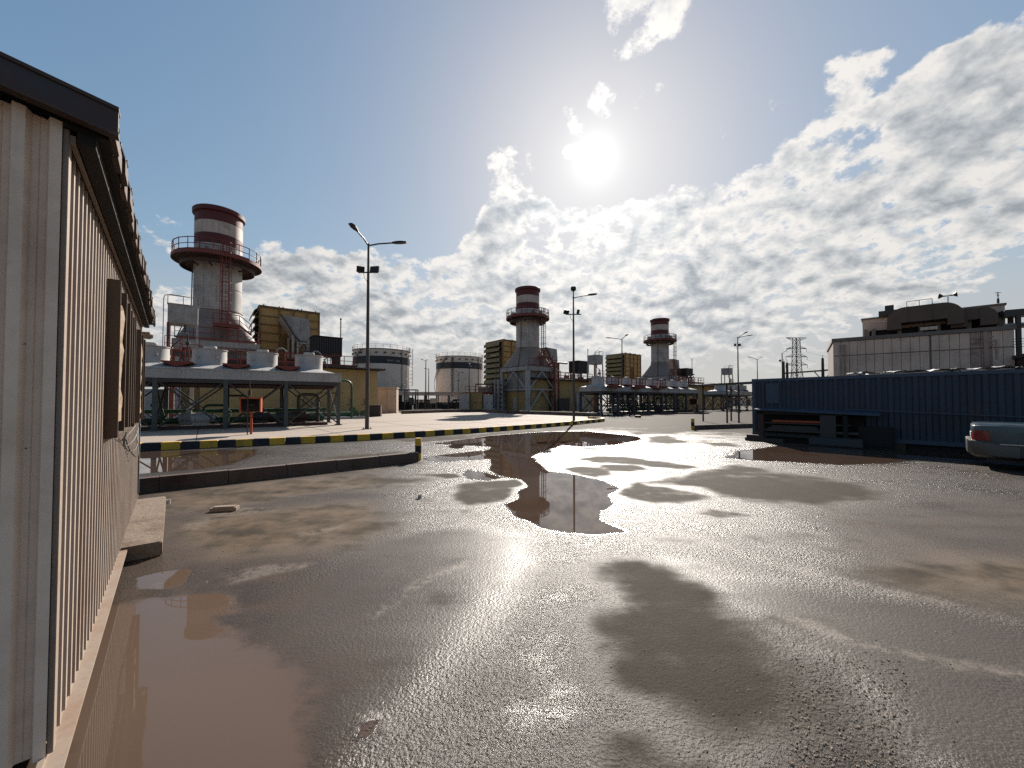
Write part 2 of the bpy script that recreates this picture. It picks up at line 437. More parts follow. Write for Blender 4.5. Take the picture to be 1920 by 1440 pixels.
# ------------------------------------------------------------------ ground sheets
def sdf(px, py, poly):
    """signed distance (positive inside) of many points to a polygon"""
    d2 = np.full(px.shape, 1e18); inside = np.zeros(px.shape, bool)
    n = len(poly)
    for i in range(n):
        ax, ay = poly[i]; bx, by = poly[(i+1) % n]
        ex, ey = bx-ax, by-ay
        wx, wy = px-ax, py-ay
        t = np.clip((wx*ex + wy*ey) / max(ex*ex+ey*ey, 1e-12), 0, 1)
        dx, dy = wx-ex*t, wy-ey*t
        d2 = np.minimum(d2, dx*dx+dy*dy)
        c = ((ay > py) != (by > py))
        xx = ax + (py-ay)/(by-ay if by != ay else 1e-9)*(bx-ax)
        inside ^= c & (px < xx)
    return np.where(inside, 1, -1)*np.sqrt(d2)

def gp(lst, ox=0, oy=0, s=1.0):
    return [tuple(G(ox + x/s, oy + y/s)[:2]) for x, y in lst]

PUDDLES = [   # (outline, edge softness in metres)
 (gp([(110,395),(250,374),(430,350),(700,330),(960,325),(1080,338),(1240,354),(1270,372),(1110,402),(940,412),(820,404),(700,440),(640,470),(700,520),
      (740,552),(900,572),(1040,606),(1140,648),(1062,690),(1092,740),(1040,770),(1022,820),(1080,858),(1160,892),(1000,902),(890,890),(750,872),(690,852),
      (640,822),(560,797),(512,737),(600,702),(580,665),(640,640),(600,600),(480,572),(420,545),(424,480),(160,492),(50,490),(40,478),(160,458),(420,432),(430,412)], 780, 700, 3.0), 0.10),
 (gp([(20,596),(120,580),(320,552),(560,566),(850,566),(1530,592),(1920,632),(2600,700),(2600,760),(1920,690),(1640,662),(1220,645),(1000,665),(690,680),(500,665),(180,652),(10,640)], 1380, 680, 3.556), 0.10),
 (gp([(-60,455),(770,436),(750,480),(600,540),(350,570),(-60,604)], 260, 720, 3.556), 0.12),
 (gp([(400,780),(600,740),(790,688),(900,676),(1000,690),(1012,800),(1090,930),(1190,1080),(1300,1300),(1330,1640),(150,1640),(250,1200)], 0, 820, 2.323), 0.40),
 (gp([(590,610),(690,590),(830,572),(800,640),(700,660),(610,655)], 0, 820, 2.323), 0.06),
 (gp([(866,890),(880,884),(905,886),(935,896),(915,901),(885,898)]), 0.12),
 (gp([(672,1362),(685,1352),(703,1356),(706,1370),(690,1378),(676,1374)]), 0.012),
 (gp([(840,838),(850,833),(870,834),(868,840),(850,841)]), 0.03),
]
Z4 = (780, 700, 3.0)
DRY = [
 (gp([(940,482),(1060,470),(1200,480),(1400,500),(1560,524),(1600,540),(1450,540),(1330,526),(1200,515),(1000,500)], *Z4), 0.10),
 (gp([(860,537),(960,525),(1080,536),(1105,575),(1040,592),(940,570)], *Z4), 0.08),
 (gp([(1060,518),(1200,520),(1310,540),(1200,556),(1070,550)], *Z4), 0.08),
 (gp([(1150,655),(1230,622),(1400,642),(1610,690),(1570,722),(1350,737),(1180,712),(1140,682)], *Z4), 0.07),
 (gp([(1210,622),(1400,588),(1600,548),(1800,518),(1920,520),(2100,560),(2500,620),(2620,700),(2200,722),(1900,700),(1720,678),(1600,648),(1400,618)], *Z4), 0.16),
 (gp([(1290,362),(1420,350),(1500,385),(1400,400),(1280,386)], *Z4), 0.14),
 (gp([(1600,392),(1820,395),(1800,412),(1640,410)], *Z4), 0.12),
 (gp([(250,622),(380,605),(540,590),(600,612),(530,642),(520,682),(440,722),(300,742),(220,702)], *Z4), 0.06),
 (gp([(1200,332),(1420,312),(1560,302),(1500,330),(1250,345)], *Z4), 0.25),
 (gp([(-160,372),(0,352),(420,338),(700,312),(900,290),(1040,285),(900,312),(420,366),(60,388)], *Z4), 0.2),
 (gp([(1560,792),(1650,762),(1800,772),(1900,790),(1700,812)], *Z4), 0.05),
 (gp([(60,575),(220,568),(300,580),(180,594)], *Z4), 0.06),
 (gp([(700,75),(760,85),(860,110),(960,160),(1000,220),(1060,280),(1130,320),(1200,390),(1250,460),(1240,520),(1150,600),(1050,650),(950,600),(850,520),(740,480),(700,410),(690,350),(670,300),(690,250),(730,210),(740,170),(715,120)], 700, 1000, 1.574), 0.12),
 (gp([(690,580),(800,612),(960,680),(1010,740),(680,740)], 700, 1000, 1.574), 0.08),
 (gp([(340,990),(420,960),(700,940),(760,990),(690,1030),(560,1040),(400,1040)]), 0.22),
 (gp([(1600,1080),(1760,1040),(1960,1050),(1990,1130),(1840,1140),(1680,1110)]), 0.18),
 (gp([(620,855),(760,845),(800,868),(700,882),(600,880)]), 0.2),
 (gp([(1180,1440),(1220,1400),(1320,1420),(1400,1470),(1300,1500),(1180,1500)]), 0.08),
 (gp([(270,925),(500,905),(700,890),(780,900),(600,925),(400,950),(280,960)]), 0.2),
]
SILT = [(gp([(-100,1500),(250,1000),(330,900),(700,870),(760,960),(640,1100),(700,1250),(720,1600)]), 0.7),
        (gp([(1500,960),(1960,940),(2300,1200),(1700,1120)]), 0.8),
        (gp([(420,1075),(500,1058),(600,1055),(640,1065),(540,1083),(450,1093)]), 0.06)]
FILM = [(gp([(300,1500),(430,1200),(560,1100),(700,1010),(880,985),(975,1000),(985,1060),(940,1130),(870,1220),(770,1320),(650,1450)]), 0.30),
        (gp([(1250,1050),(1420,1080),(1700,1130),(1960,1180),(1960,1500),(1720,1440),(1570,1235),(1430,1150),(1320,1090)]), 0.30)]
GLINT = [(gp([(1000,985),(1170,985),(1230,1045),(1120,1050),(1140,1200),(1230,1330),(1190,1460),(800,1460),(960,1230),(1030,1110)]), 0.25),
         (gp([(1140,905),(1190,880),(1300,855),(1420,840),(1450,850),(1330,880),(1220,905),(1160,950),(1350,1000),(1200,990),(1120,960)]), 0.25)]
TRACK = [gp([(1160,952),(1250,985),(1400,1033),(1560,1080),(1690,1108),(1790,1128),(1790,1136),(1680,1118),(1550,1091),(1395,1043),(1240,993),(1150,958)]),
         gp([(1480,1150),(1600,1195),(1760,1235),(1930,1260),(1930,1272),(1755,1248),(1590,1206),(1470,1158)]),
         gp([(700,1150),(780,1090),(880,1050),(886,1054),(790,1098),(706,1158)]),
         gp([(420,1075),(500,1060),(585,1056),(590,1062),(500,1078),(440,1094)]), gp([(350,985),(430,955),(520,948),(520,956),(430,968),(360,998)]), gp([(560,1000),(640,985),(640,992),(570,1008)])]
GRAVEL = [(gp([(660,1345),(690,1335),(720,1350),(725,1378),(690,1392),(662,1380)]), 0.02),
          (gp([(1480,1245),(1560,1240),(1640,1300),(1760,1420),(1800,1560),(1500,1560),(1490,1380)]), 0.25)]

def axis(lo, hi, base, k, far_lo, far_hi):
    pos = []; v = 0.0
    while v < far_hi:
        pos.append(v); v += max(base, k*v)
    pos.append(far_hi)
    return pos
xp = axis(0, 0, 0.05, 0.02, 0, 75)
xs = np.array([-x for x in reversed(xp[1:])] + xp)
ys = [-14, -8, -4, -2, -1, -0.4, 0.0, 0.3]
v = 0.5
while v < 120:
    ys.append(v); v += max(0.045, 0.0125*v)
ys = np.array(ys + [120.0])
gx, gy = np.meshgrid(xs, ys)
fx, fy = gx.ravel(), gy.ravel()
wet = np.full(fx.shape, 0.44)
def sst(x): x = np.clip(x, 0, 1); return x*x*(3-2*x)
gl = np.zeros(fx.shape); fi = np.zeros(fx.shape); tr = np.zeros(fx.shape); pd = np.zeros(fx.shape); dr = np.zeros(fx.shape); si = np.zeros(fx.shape); gr = np.zeros(fx.shape); rim = np.zeros(fx.shape)
for poly, s in PUDDLES:
    q = sdf(fx, fy, poly)
    pd = np.maximum(pd, sst((q + s)/(2*s)))
    rim = np.maximum(rim, sst((q + s*7)/(s*7)))
rad_ = np.clip(np.hypot(fx, fy), 1.5, 14)/6.0
def warp(k, ph):
    return 0.5*rad_*(0.10*np.sin(k*fx/rad_*1.1 + 1.7*np.sin(k*fy/rad_*.8 + ph)) + 0.06*np.sin(2.3*k*fy/rad_ + 2.1*np.sin(1.9*k*fx/rad_ + ph*2)) + 0.03*np.sin(5.1*k*(fx+fy)/rad_ + ph*3 + 2*np.sin(4.3*k*fx/rad_)))
wfx = fx + warp(2.1, .4); wfy = fy + warp(2.4, 1.9)
for poly, s in DRY: s *= 2.3; dr = np.maximum(dr, sst((sdf(wfx, wfy, poly) + s)/(2*s)))
for poly, s in SILT: si = np.maximum(si, sst((sdf(wfx, wfy, poly) + s)/(2*s)))
for poly, s in GRAVEL: gr = np.maximum(gr, sst((sdf(fx, fy, poly) + s)/(2*s)))
for poly, s in FILM: fi = np.maximum(fi, sst((sdf(wfx, wfy, poly) + s)/(2*s)))
for poly, s in GLINT: gl = np.maximum(gl, sst((sdf(fx, fy, poly) + s)/(2*s)))
for poly in TRACK: tr = np.maximum(tr, sst((sdf(fx, fy, poly) + .05)/.08))
far = sst((np.hypot(fx, fy) - 15)/13)
wet = 0.42 + 0.12*rim*(1-dr) - 0.28*dr*(1-pd)
wet = wet + 0.05*fi + 0.075*gl*(1-dr)
wet = wet*(1-far) + far*0.04
wet = np.where(pd > 0, wet + (1.0-wet)*pd, wet)
nx, ny = len(xs), len(ys)
idx = np.arange(nx*ny).reshape(ny, nx)
quads = np.stack([idx[:-1,:-1], idx[:-1,1:], idx[1:,1:], idx[1:,:-1]], -1).reshape(-1, 4)
me = bpy.data.meshes.new('yard_asphalt')
me.vertices.add(nx*ny); me.vertices.foreach_set('co', np.stack([fx, fy, np.zeros_like(fx)], -1).ravel())
me.loops.add(quads.size); me.loops.foreach_set('vertex_index', quads.ravel().astype(np.int32))
me.polygons.add(len(quads))
me.polygons.foreach_set('loop_start', np.arange(0, quads.size, 4, dtype=np.int32))
me.update(calc_edges=True); me.validate()
for nm_, arr in (('wetness', wet), ('silt', si), ('gravel', gr), ('film', fi), ('track', tr)):
    a = me.attributes.new(nm_, 'FLOAT', 'POINT'); a.data.foreach_set('value', arr.astype(np.float32))
yard = bpy.data.objects.new('yard_asphalt', me); C.objects.link(yard); tag(yard, kind='structure')

m, nt, b = nodes_of('wet_asphalt'); L = nt.links.new
tc = nd(nt, 'ShaderNodeTexCoord').outputs['Object']
def attr(nm_):
    a = nd(nt, 'ShaderNodeAttribute'); a.attribute_name = nm_; return a.outputs['Fac']
wa, sa, gra, fa, ta = attr('wetness'), attr('silt'), attr('gravel'), attr('film'), attr('track')
nA = noise_n(nt, tc, 0.55, 6, 0.6, 0.3); nB = noise_n(nt, tc, 2.6, 6, 0.62, 0.2); nC = noise_n(nt, tc, 14.0, 5, 0.6)
# wind- and wheel-drawn streaks across the yard
mp = nd(nt, 'ShaderNodeMapping'); mp.inputs['Rotation'].default_value = (0, 0, R(-47)); mp.inputs['Scale'].default_value = (0.35, 2.2, 1)
L(tc, mp.inputs[0])
nS = noise_n(nt, mp.outputs[0], 1.1, 6, 0.6, 0.3)
def cen(x, k): return math_n(nt, 'MULTIPLY_ADD', x, k, -0.5*k)
ww = math_n(nt, 'ADD', wa, cen(nA, 0.46)); ww = math_n(nt, 'ADD', ww, cen(nB, 0.34)); ww = math_n(nt, 'ADD', ww, cen(nC, 0.05)); ww = math_n(nt, 'ADD', ww, cen(nS, 0.42))
pool = smooth_n(nt, ww, 0.68, 0.79)
damp = smooth_n(nt, ww, 0.14, 0.50)
film = smooth_n(nt, ww, 0.44, 0.70)
grain = noise_n(nt, tc, 95.0, 3, 0.6)
vor = nd(nt, 'ShaderNodeTexVoronoi'); vor.inputs['Scale'].default_value = 62.0; L(tc, vor.inputs['Vector'])
coarse = noise_n(nt, tc, 38.0, 5, 0.62)
dry_c = mix_n(nt, nB, (0.033,0.027,0.021), (0.062,0.051,0.040))
damp_c = mix_n(nt, nB, (0.034,0.026,0.020), (0.060,0.046,0.035))
c = mix_n(nt, damp, dry_c, damp_c)
sp = mix_n(nt, smooth_n(nt, grain, 0.35, 0.7), (0.72,0.72,0.72), (1.25,1.23,1.2))
c = mix_n(nt, 1.0, c, sp, 'MULTIPLY')
siltc = mix_n(nt, damp, (0.125,0.092,0.066), (0.070,0.048,0.035))
c = mix_n(nt, math_n(nt, 'MULTIPLY', sa, smooth_n(nt, math_n(nt, 'ADD', nB, cen(nS, 0.6)), 0.25, 0.75), clamp=True), c, siltc)
c = mix_n(nt, math_n(nt, 'MULTIPLY', ta, smooth_n(nt, math_n(nt, 'ADD', nC, cen(nB, 1.0)), 0.35, 0.7)), c, (0.135, 0.11, 0.09))
poolc = mix_n(nt, sa, (0.056,0.036,0.026), (0.092,0.063,0.046))
c = mix_n(nt, pool, c, poolc)
L(c, b.inputs['Base Color'])
ro = math_n(nt, 'MULTIPLY_ADD', damp, -0.45, 0.78)
ro = math_n(nt, 'MULTIPLY_ADD', film, -0.12, ro)
ro = math_n(nt, 'ADD', ro, cen(nC, 0.12))
ro = math_n(nt, 'MULTIPLY_ADD', fa, 0.10, ro)
ro = math_n(nt, 'MULTIPLY_ADD', smooth_n(nt, ww, 0.58, 0.72), -0.08, ro)
inv = math_n(nt, 'SUBTRACT', 1.0, pool)
ro = math_n(nt, 'MULTIPLY_ADD', ro, inv, math_n(nt, 'MULTIPLY', pool, 0.012), clamp=True)
L(ro, b.inputs['Roughness'])
L(math_n(nt, 'MULTIPLY_ADD', math_n(nt, 'MAXIMUM', pool, damp), 0.40, 0.07), b.inputs['Specular IOR Level'])
b.inputs['IOR'].default_value = 1.4
h = math_n(nt, 'ADD', math_n(nt, 'MULTIPLY', grain, 0.55), math_n(nt, 'MULTIPLY', vor.outputs['Distance'], -0.55))
h = math_n(nt, 'ADD', h, math_n(nt, 'MULTIPLY', coarse, math_n(nt, 'MULTIPLY_ADD', gra, 4.0, 1.7)))
bp = nd(nt, 'ShaderNodeBump'); bp.inputs['Distance'].default_value = 0.009
L(math_n(nt, 'MULTIPLY', math_n(nt, 'MULTIPLY', math_n(nt, 'MULTIPLY', inv, math_n(nt, 'MULTIPLY_ADD', damp, 0.6, 0.4)), math_n(nt, 'MULTIPLY_ADD', math_n(nt, 'MAXIMUM', math_n(nt, 'MULTIPLY', sa, 0.55), math_n(nt, 'MAXIMUM', math_n(nt, 'MULTIPLY', fa, 0.72), smooth_n(nt, ww, 0.57, 0.72, 0.0, 0.7))), -1.0, 1.0)), math_n(nt, 'MULTIPLY_ADD', film, -0.15, 0.9)), bp.inputs['Strength'])
L(h, bp.inputs['Height']); L(bp.outputs[0], b.inputs['Normal'])
me.materials.append(m)

g = MB(); N = 64
g.add([(0,0,-0.03)] + [(4000*math.cos(2*math.pi*i/N), 4000*math.sin(2*math.pi*i/N), -0.03) for i in range(N)],
      [(0, 1+i, 1+(i+1) % N) for i in range(N)])
M['sand'] = paint('sandy_ground', (0.30,0.235,0.17), 0.95, 0.0, (0.2,0.15,0.1), 0.5, 0.05)
tag(g.build('ground', M['sand']), kind='structure')
# ------------------------------------------------------------------ site cabin on the left
SH = thing('site_cabin', 'corrugated beige site cabin with a rusty tiled-looking eave filling the left edge', 'cabin',
           (-1.89, 1.61, 0), math.atan2(0.663, 0.748))
def ribs(length, pitch=0.116, depth=0.034, crown=0.027, flank=0.008):
    """trapezoid sheet profile: list of (distance along, height)"""
    pts = []; s = 0.0
    valley = pitch - crown - 2*flank
    while s < length:
        pts += [(s, depth), (s+crown, depth), (s+crown+flank, 0), (s+crown+flank+valley*0.45, 0), (s+crown+flank+valley*0.5, 0.004),
                (s+crown+flank+valley*0.55, 0), (s+pitch-flank, 0)]
        s += pitch
    pts = [p for p in pts if p[0] < length] + [(length, 0)]
    return pts
LEN = 5.45; W = 3.2
pr = ribs(LEN-0.05)
mb = MB()
vs_ = []
for s, hh in pr:
    y = 0.05 + s; zt = 2.78
    vs_ += [(hh-0.034, y, 0.165), (hh-0.034, y, zt)]
mb.add(vs_, [(2*i, 2*i+2, 2*i+3, 2*i+1) for i in range(len(pr)-1)])
mb.build('side_wall', M['shed_wall'], SH)
mb = MB(); pf = ribs(W, 0.098, 0.040, 0.034, 0.012)
vs_ = []
for s, hh in pf:
    x = -0.012 - s; zt = 2.77 + min(-x, W-(-x) if False else -x)*0.17
    vs_ += [(x, 0.022-hh, 0.155), (x, 0.022-hh, zt)]
mb.add(vs_, [(2*i, 2*i+2, 2*i+3, 2*i+1) for i in range(len(pf)-1)])
mb.build('gable_wall', M['gable_lifted'], SH)
mb = MB()                                  # corner flashing, its outer fold catches the sun
mb.box(-0.012, 0.006, -0.006, 0.05, 0.16, 2.775)
mb.build('corner_flashing', M['shed_trim'], SH, bevel=0.002)
mb = MB(); mb.box(-0.02, 0.006, LEN, LEN+0.04, 0.16, 2.775); mb.build('corner_flashing', M['shed_trim'], SH)
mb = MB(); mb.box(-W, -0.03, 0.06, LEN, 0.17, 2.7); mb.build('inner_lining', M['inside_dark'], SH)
mb = MB(); mb.box(0.006, 0.024, 0.0, LEN, 2.70, 2.735); mb.build('top_trim', M['shed_trim'], SH)
mb = MB(); mb.box(-0.03, 0.044, -0.10, LEN+0.05, 0.112, 0.13); mb.box(-0.03, -0.012, -0.1, LEN+0.05, 0.13, 0.16)
mb.build('base_rail', M['shed_trim'], SH)
for yy in (0.35, 1.75, 3.4, 5.1):
    mb = MB(); mb.box(-W, -0.04, yy, yy+0.14, 0.0, 0.112); mb.build('skid', M['wood_dark'], SH)
# roof: ribbed sheets running up the slope, sawn ends show at the eave
def roof_z(x): return 2.845 + (0.15 - x)*0.17
mb = MB(); pts = []
s = -0.06; k = 0
while s < LEN + 0.12:
    for ds, hh in ((0, 0.0), (0.105, 0.004), (0.118, 0.040), (0.150, 0.046), (0.168, 0.040)):
        pts.append((s+ds, hh))
    s += 0.18
jo = [random.uniform(-0.012, 0.012) for _ in range(80)]
vs_ = []
for i, (y, hh) in enumerate(pts):
    o = jo[int(i/5) % 80]
    for x in (0.15+o, -1.65):
        vs_ += [(x, y, roof_z(x)+hh), (x, y, roof_z(x)+hh-0.014)]
fs_ = []
for i in range(len(pts)-1):
    a = 4*i; b2 = 4*(i+1)
    fs_ += [(a, b2, b2+2, a+2), (a+1, a+3, b2+3, b2+1), (a, a+1, b2+1, b2), (a+2, b2+2, b2+3, a+3)]
fs_ += [(0, 2, 3, 1)]; a = 4*(len(pts)-1); fs_ += [(a, a+1, a+3, a+2)]
mb.add(vs_, fs_); mb.build('roof', M['roof_sheet'], SH)
mb = MB()                                  # eave tiles hanging below the sheet ends
s = -0.05; i = 0
while s < LEN + 0.1:
    o = jo[i % 80]; i += 1
    mb.box(0.128+o, 0.150+o, s, s+0.165, roof_z(0.15)-0.085+o, roof_z(0.15)-0.004)
    s += 0.18
mb.build('eave_flashing', M['roof_sheet'], SH)
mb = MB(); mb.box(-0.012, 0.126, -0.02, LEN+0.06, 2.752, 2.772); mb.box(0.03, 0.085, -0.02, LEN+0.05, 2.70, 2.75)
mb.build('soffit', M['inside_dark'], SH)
mb = MB()                                  # barge board on the gable
mb.add([(0.155, -0.075, 2.755), (0.155, -0.050, 2.755), (0.155, -0.050, 2.868), (0.155, -0.075, 2.868),
        (-1.65, -0.075, 3.06), (-1.65, -0.050, 3.06), (-1.65, -0.050, 3.175), (-1.65, -0.075, 3.175)],
       [(0,1,2,3),(7,6,5,4),(0,4,5,1),(1,5,6,2),(2,6,7,3),(3,7,4,0)])
mb.build('barge_board', M['fascia'], SH)
mb = MB()
mb.add([(0.157, -0.082, 2.868), (0.157, -0.02, 2.868), (0.157, -0.02, 2.884), (0.157, -0.082, 2.884),
        (-1.65, -0.082, 3.175), (-1.65, -0.02, 3.175), (-1.65, -0.02, 3.191), (-1.65, -0.082, 3.191)],
       [(0,1,2,3),(7,6,5,4),(0,4,5,1),(1,5,6,2),(2,6,7,3),(3,7,4,0)])
mb.build('verge_cap', M['roof_sheet'], SH)
mb = MB()                                  # drip edge turned out along the foot of the barge board
mb.add([(0.158, -0.098, 2.748), (0.158, -0.050, 2.748), (0.158, -0.050, 2.772), (0.158, -0.076, 2.776),
        (-1.65, -0.098, 3.053), (-1.65, -0.050, 3.053), (-1.65, -0.050, 3.077), (-1.65, -0.076, 3.081)],
       [(0,1,2,3),(7,6,5,4),(0,4,5,1),(1,5,6,2),(2,6,7,3),(3,7,4,0)])
mb.build('drip_edge', M['roof_sheet'], SH)
mb = MB(); mb.tube((-0.012*1-0.075, 0.001, 1.41), (-0.087, -0.003, 1.41), 0.003, n=8); mb.build('screw', M['black'], SH)
mb = MB(); mb.tube((-0.097, 0.001, 1.83), (-0.097, -0.003, 1.83), 0.003, n=8); mb.build('screw', M['black'], SH)
# boarded windows
def hood(y0, y1, slats, p=0.068):
    wnd = MB(); wnd.box(-0.02, 0.012, y0+0.03, y1, 1.38, 2.42)
    wo = wnd.build('window', M['ply'], SH)
    mb = MB(); mb.box(0.0, p, y0, y0+0.03, 1.34, 2.46); mb.build('jamb', M['wood_dark'], wo, bevel=0.003)
    mb = MB(); mb.box(0.0, p, y1, y1+0.03, 1.34, 2.46); mb.build('jamb', M['wood_dark'], wo, bevel=0.003)
    mb = MB(); mb.box(0.0, p*0.55, y0+0.03, y1, 1.335, 1.37); mb.build('sill', M['wood_dark'], wo)
    mb = MB(); nz = 14; vs_ = []                      # ragged foam and ply stuffed into the opening
    y2 = slats[0][0]-0.02
    for i in range(nz+1):
        z = 1.46 + 0.86*i/nz
        for yy in (y0+0.045, (y0+y2)/2, y2): vs_.append((p*0.80 + random.uniform(-.012, .010), yy + random.uniform(-.02, .02)*(yy == y2), z + random.uniform(-.02,.02)))
    mb.add(vs_, [(3*i+k, 3*i+k+1, 3*i+k+4, 3*i+k+3) for i in range(nz) for k in range(2)])
    mb.build('infill', M['ply'], wo)
    for yy, ww, z0, z1 in slats:
        mb = MB(); mb.box(0.012, p, yy, yy+ww, z0, z1); mb.build('slat', M['wood_dark'], wo)
    return wo
hood(1.42, 3.05, ((1.92, 0.03, 1.36, 2.47), (2.30, 0.03, 1.37, 2.46), (2.55, 0.03, 1.36, 2.44), (2.82, 0.03, 1.38, 2.42)))
hood(3.96, 4.95, ((4.45, 0.03, 1.37, 2.45),))
mb = MB(); mb.tube((0.0, 5.28, 2.56), (0.10, 5.28, 2.56), 0.05, 0.055, n=14); mb.tube((0.10, 5.28, 2.56), (0.135, 5.28, 2.56), 0.055, 0.03, n=14)
mb.build('bulkhead_lamp', M['shed_trim'], SH, smooth=40)
mb = MB()
for k in range(4):
    pts = []
    for i in range(9):
        t = i/8; pts.append((0.035+0.03*math.sin(2+k+5*t), 2.2+0.5*k*0.6+t*1.3, 1.33 - (0.10+0.05*k)*math.sin(math.pi*t) - 0.04*k))
    mb.path(pts, 0.005, 5)
mb.build('cable', M['black'], SH)
mb = MB(); mb.box(0.007, 0.014, LEN-0.10, LEN-0.01, 0.25, 1.30); mb.build('blue_standin_strip', M['container_rail'], SH)  # added strip standing in for a blue thing beyond the cabin's far end

# concrete sleeper used as a step
p = G(304, 1042); q = G(311, 948)
dv = (q - p); ang = math.atan2(dv.y, dv.x)
mb = MB()
n = 10
for i in range(n):
    pass
mb.box(0, dv.length, 0, 0.40, 0, 0.15)
st = mb.build('concrete_sleeper', M['concrete'], bevel=0.012, loc=p, rotz=ang)
tag(st, 'long weathered concrete sleeper lying beside the cabin as a step', 'concrete beam')
# loose block, cups
p = G(392, 961); mb = MB(); mb.box(0, 0.34, 0, 0.13, 0.0, 0.055); mb.box(0.03, 0.31, 0.02, 0.11, 0.055, 0.067)
tag(mb.build('paving_block', M['rock'], bevel=0.008, loc=p, rotz=R(12)), 'loose pale rectangular block lying alone on the wet asphalt', 'block')
def cup(px, py, label, rz):
    mb = MB(); mb.lathe([(0.0, 0.0), (0.030, 0.0), (0.036, 0.055), (0.038, 0.057), (0.033, 0.056), (0.028, 0.006), (0, 0.006)], 14)
    o = mb.build('paper_cup', M['white_paint'], smooth=40, loc=G(px, py), rotz=rz)
    tag(o, label, 'cup', 'white cups dropped on the asphalt')
cup(315, 944, 'small white cup on the ground beyond the sleeper beside the cabin', 0.3)
cup(787, 934, 'small white cup alone in the middle of the wet yard', 1.0)

# stone chippings: broken pieces lying about
mb = MB()
# ------------------------------------------------------------------ kerbs
def oriented(p, q):
    d = q - p
    return d.length, math.atan2(d.y, d.x)
# low plain kerb in front of the road (left of the gap)
a = G(140, 938); b2 = G(785, 866)
Lk, an = oriented(a, b2)
KL = thing('low_kerb', 'low dark brown concrete kerb ending at the left striped bollard', 'kerb', a, an)
x = 0.0; i = 0
while x < Lk:
    l = min(1.0, Lk-x); mb = MB(); mb.box(x+0.0025, x+l-0.0025, 0, 0.17, -0.01, 0.245+random.uniform(-.003, .003))
    mb.build('kerb_stone', M['kerb_brown'], KL, bevel=0.006); x += 1.0
a2 = G(1300, 806); b3 = G(1440, 801)
Lk2, an2 = oriented(a2, b3)
KR = thing('low_kerb', 'low dark concrete kerb running from the right bollard to the blue container', 'kerb', a2, an2)
x = 0.0
while x < Lk2:
    l = min(1.0, Lk2-x); mb = MB(); mb.box(x+0.006, x+l-0.006, 0, 0.17, -0.01, 0.25); mb.build('kerb_stone', M['kerb_brown'], KR, bevel=0.012); x += 1.0
def bollard(p, h, r, label):
    t = thing('bollard', label, 'bollard', p, 0, 'striped bollards at the yard entrance')
    mb = MB(); mb.lathe([(0, h), (r*0.9, h), (r, h-0.02), (r, h*0.66)], 20); mb.build('yellow_band', M['kerb_yellow'], t, smooth=40)
    mb = MB(); mb.lathe([(r, h*0.66), (r, h*0.33)], 20); mb.build('black_band', M['kerb_black'], t, smooth=40)
    mb = MB(); mb.lathe([(r, h*0.33), (r, -0.02)], 20); mb.build('yellow_band', M['kerb_yellow'], t, smooth=40)
bollard(G(784, 863), 0.60, 0.083, 'yellow and black bollard at the end of the brown kerb near the lamp post')
bollard(G(1299, 806), 0.64, 0.088, 'small yellow and black bollard left of the blue container')

# striped kerb along the apron
def striped(name, pts, label, z=0.25, wd=0.22, step=0.5, gap=0.008):
    """kerb stones painted by turns along a polyline"""
    t = thing(name, label, 'kerb', pts[0], 0)
    o = Vector(pts[0]); seg = []
    # resample
    cum = [0.0]
    for i in range(1, len(pts)): cum.append(cum[-1] + (Vector(pts[i])-Vector(pts[i-1])).length)
    def at(s):
        for i in range(1, len(pts)):
            if s <= cum[i] or i == len(pts)-1:
                f = (s-cum[i-1])/(cum[i]-cum[i-1]); return Vector(pts[i-1]).lerp(Vector(pts[i]), f)
    s = 0.0; k = 0
    while s + 0.1 < cum[-1]:
        e = min(s+step, cum[-1]); A = at(s)-o; B = at(e)-o
        d = (B-A).normalized(); nrm = Vector((-d.y, d.x, 0))
        A = A + d*gap/2; B = B - d*gap/2
        mb = MB(); mb.plan([A, B, B+nrm*wd, A+nrm*wd], -0.01, z+random.uniform(-.003, .003))
        mb.build('kerb_stone', M['kerb_yellow'] if k % 2 else M['kerb_black'], t, bevel=0.015)
        s = e; k += 1
    return t
kp = [G(120, 849), G(270, 845.5), G(500, 835), G(700, 825), G(900, 811.5), G(1000, 803.5), G(1080, 796.5), G(1130, 791)]
e_ = kp[-1]
d_ = (kp[-1]-kp[-2]).normalized()
kp += [e_ + d_*1.2 + Vector((-0.2, 0.3, 0)), e_ + d_*1.9 + Vector((-0.6, 1.1, 0)), e_ + d_*2.0 + Vector((-1.4, 2.3, 0))]
striped('striped_kerb', kp, 'long yellow and black striped kerb between the road and the pale apron')

# pale concrete apron behind it
off = Vector((-0.15, 0.19, 0))
far_edge = [G(1122, 782), G(960, 776.5), G(910, 773), G(750, 776), G(690, 778)]
poly = [p + off for p in kp] + far_edge + [Vector((-30, 44, 0)), Vector((-42, 30, 0)), Vector((-25, 6, 0))]
M['apron'] = paint('apron_concrete', (0.36,0.295,0.24), 0.85, 0.0, (0.27,0.20,0.15), 0.45, 0.22, 0.0, 0.3, 30, spec=0.3)
mb = MB(); mb.plan(poly, -0.02, 0.10)
ap = mb.build('concrete_apron', M['apron']); tag(ap, kind='structure')
# expansion joints sawn in the apron (thin dark sealant strips)
e1 = Vector((0.78, 0.626, 0)); e2 = Vector((-0.626, 0.78, 0))
mb = MB()
for k in range(7):
    p0 = kp[2] + off + e2*0.3 + e1*(k*5.0-2); mb.bar(p0 + Vector((0,0,0.103)), p0 + e2*16 + Vector((0,0,0.103)), 0.03, 0.004)
for k in (5.0, 10.0):
    p0 = kp[1] + off + e2*k; mb.bar(p0 + Vector((0,0,0.107)), p0 + e1*26 + Vector((0,0,0.107)), 0.03, 0.004)
o = mb.build('apron_joints', M['dark_steel']); o.parent = ap

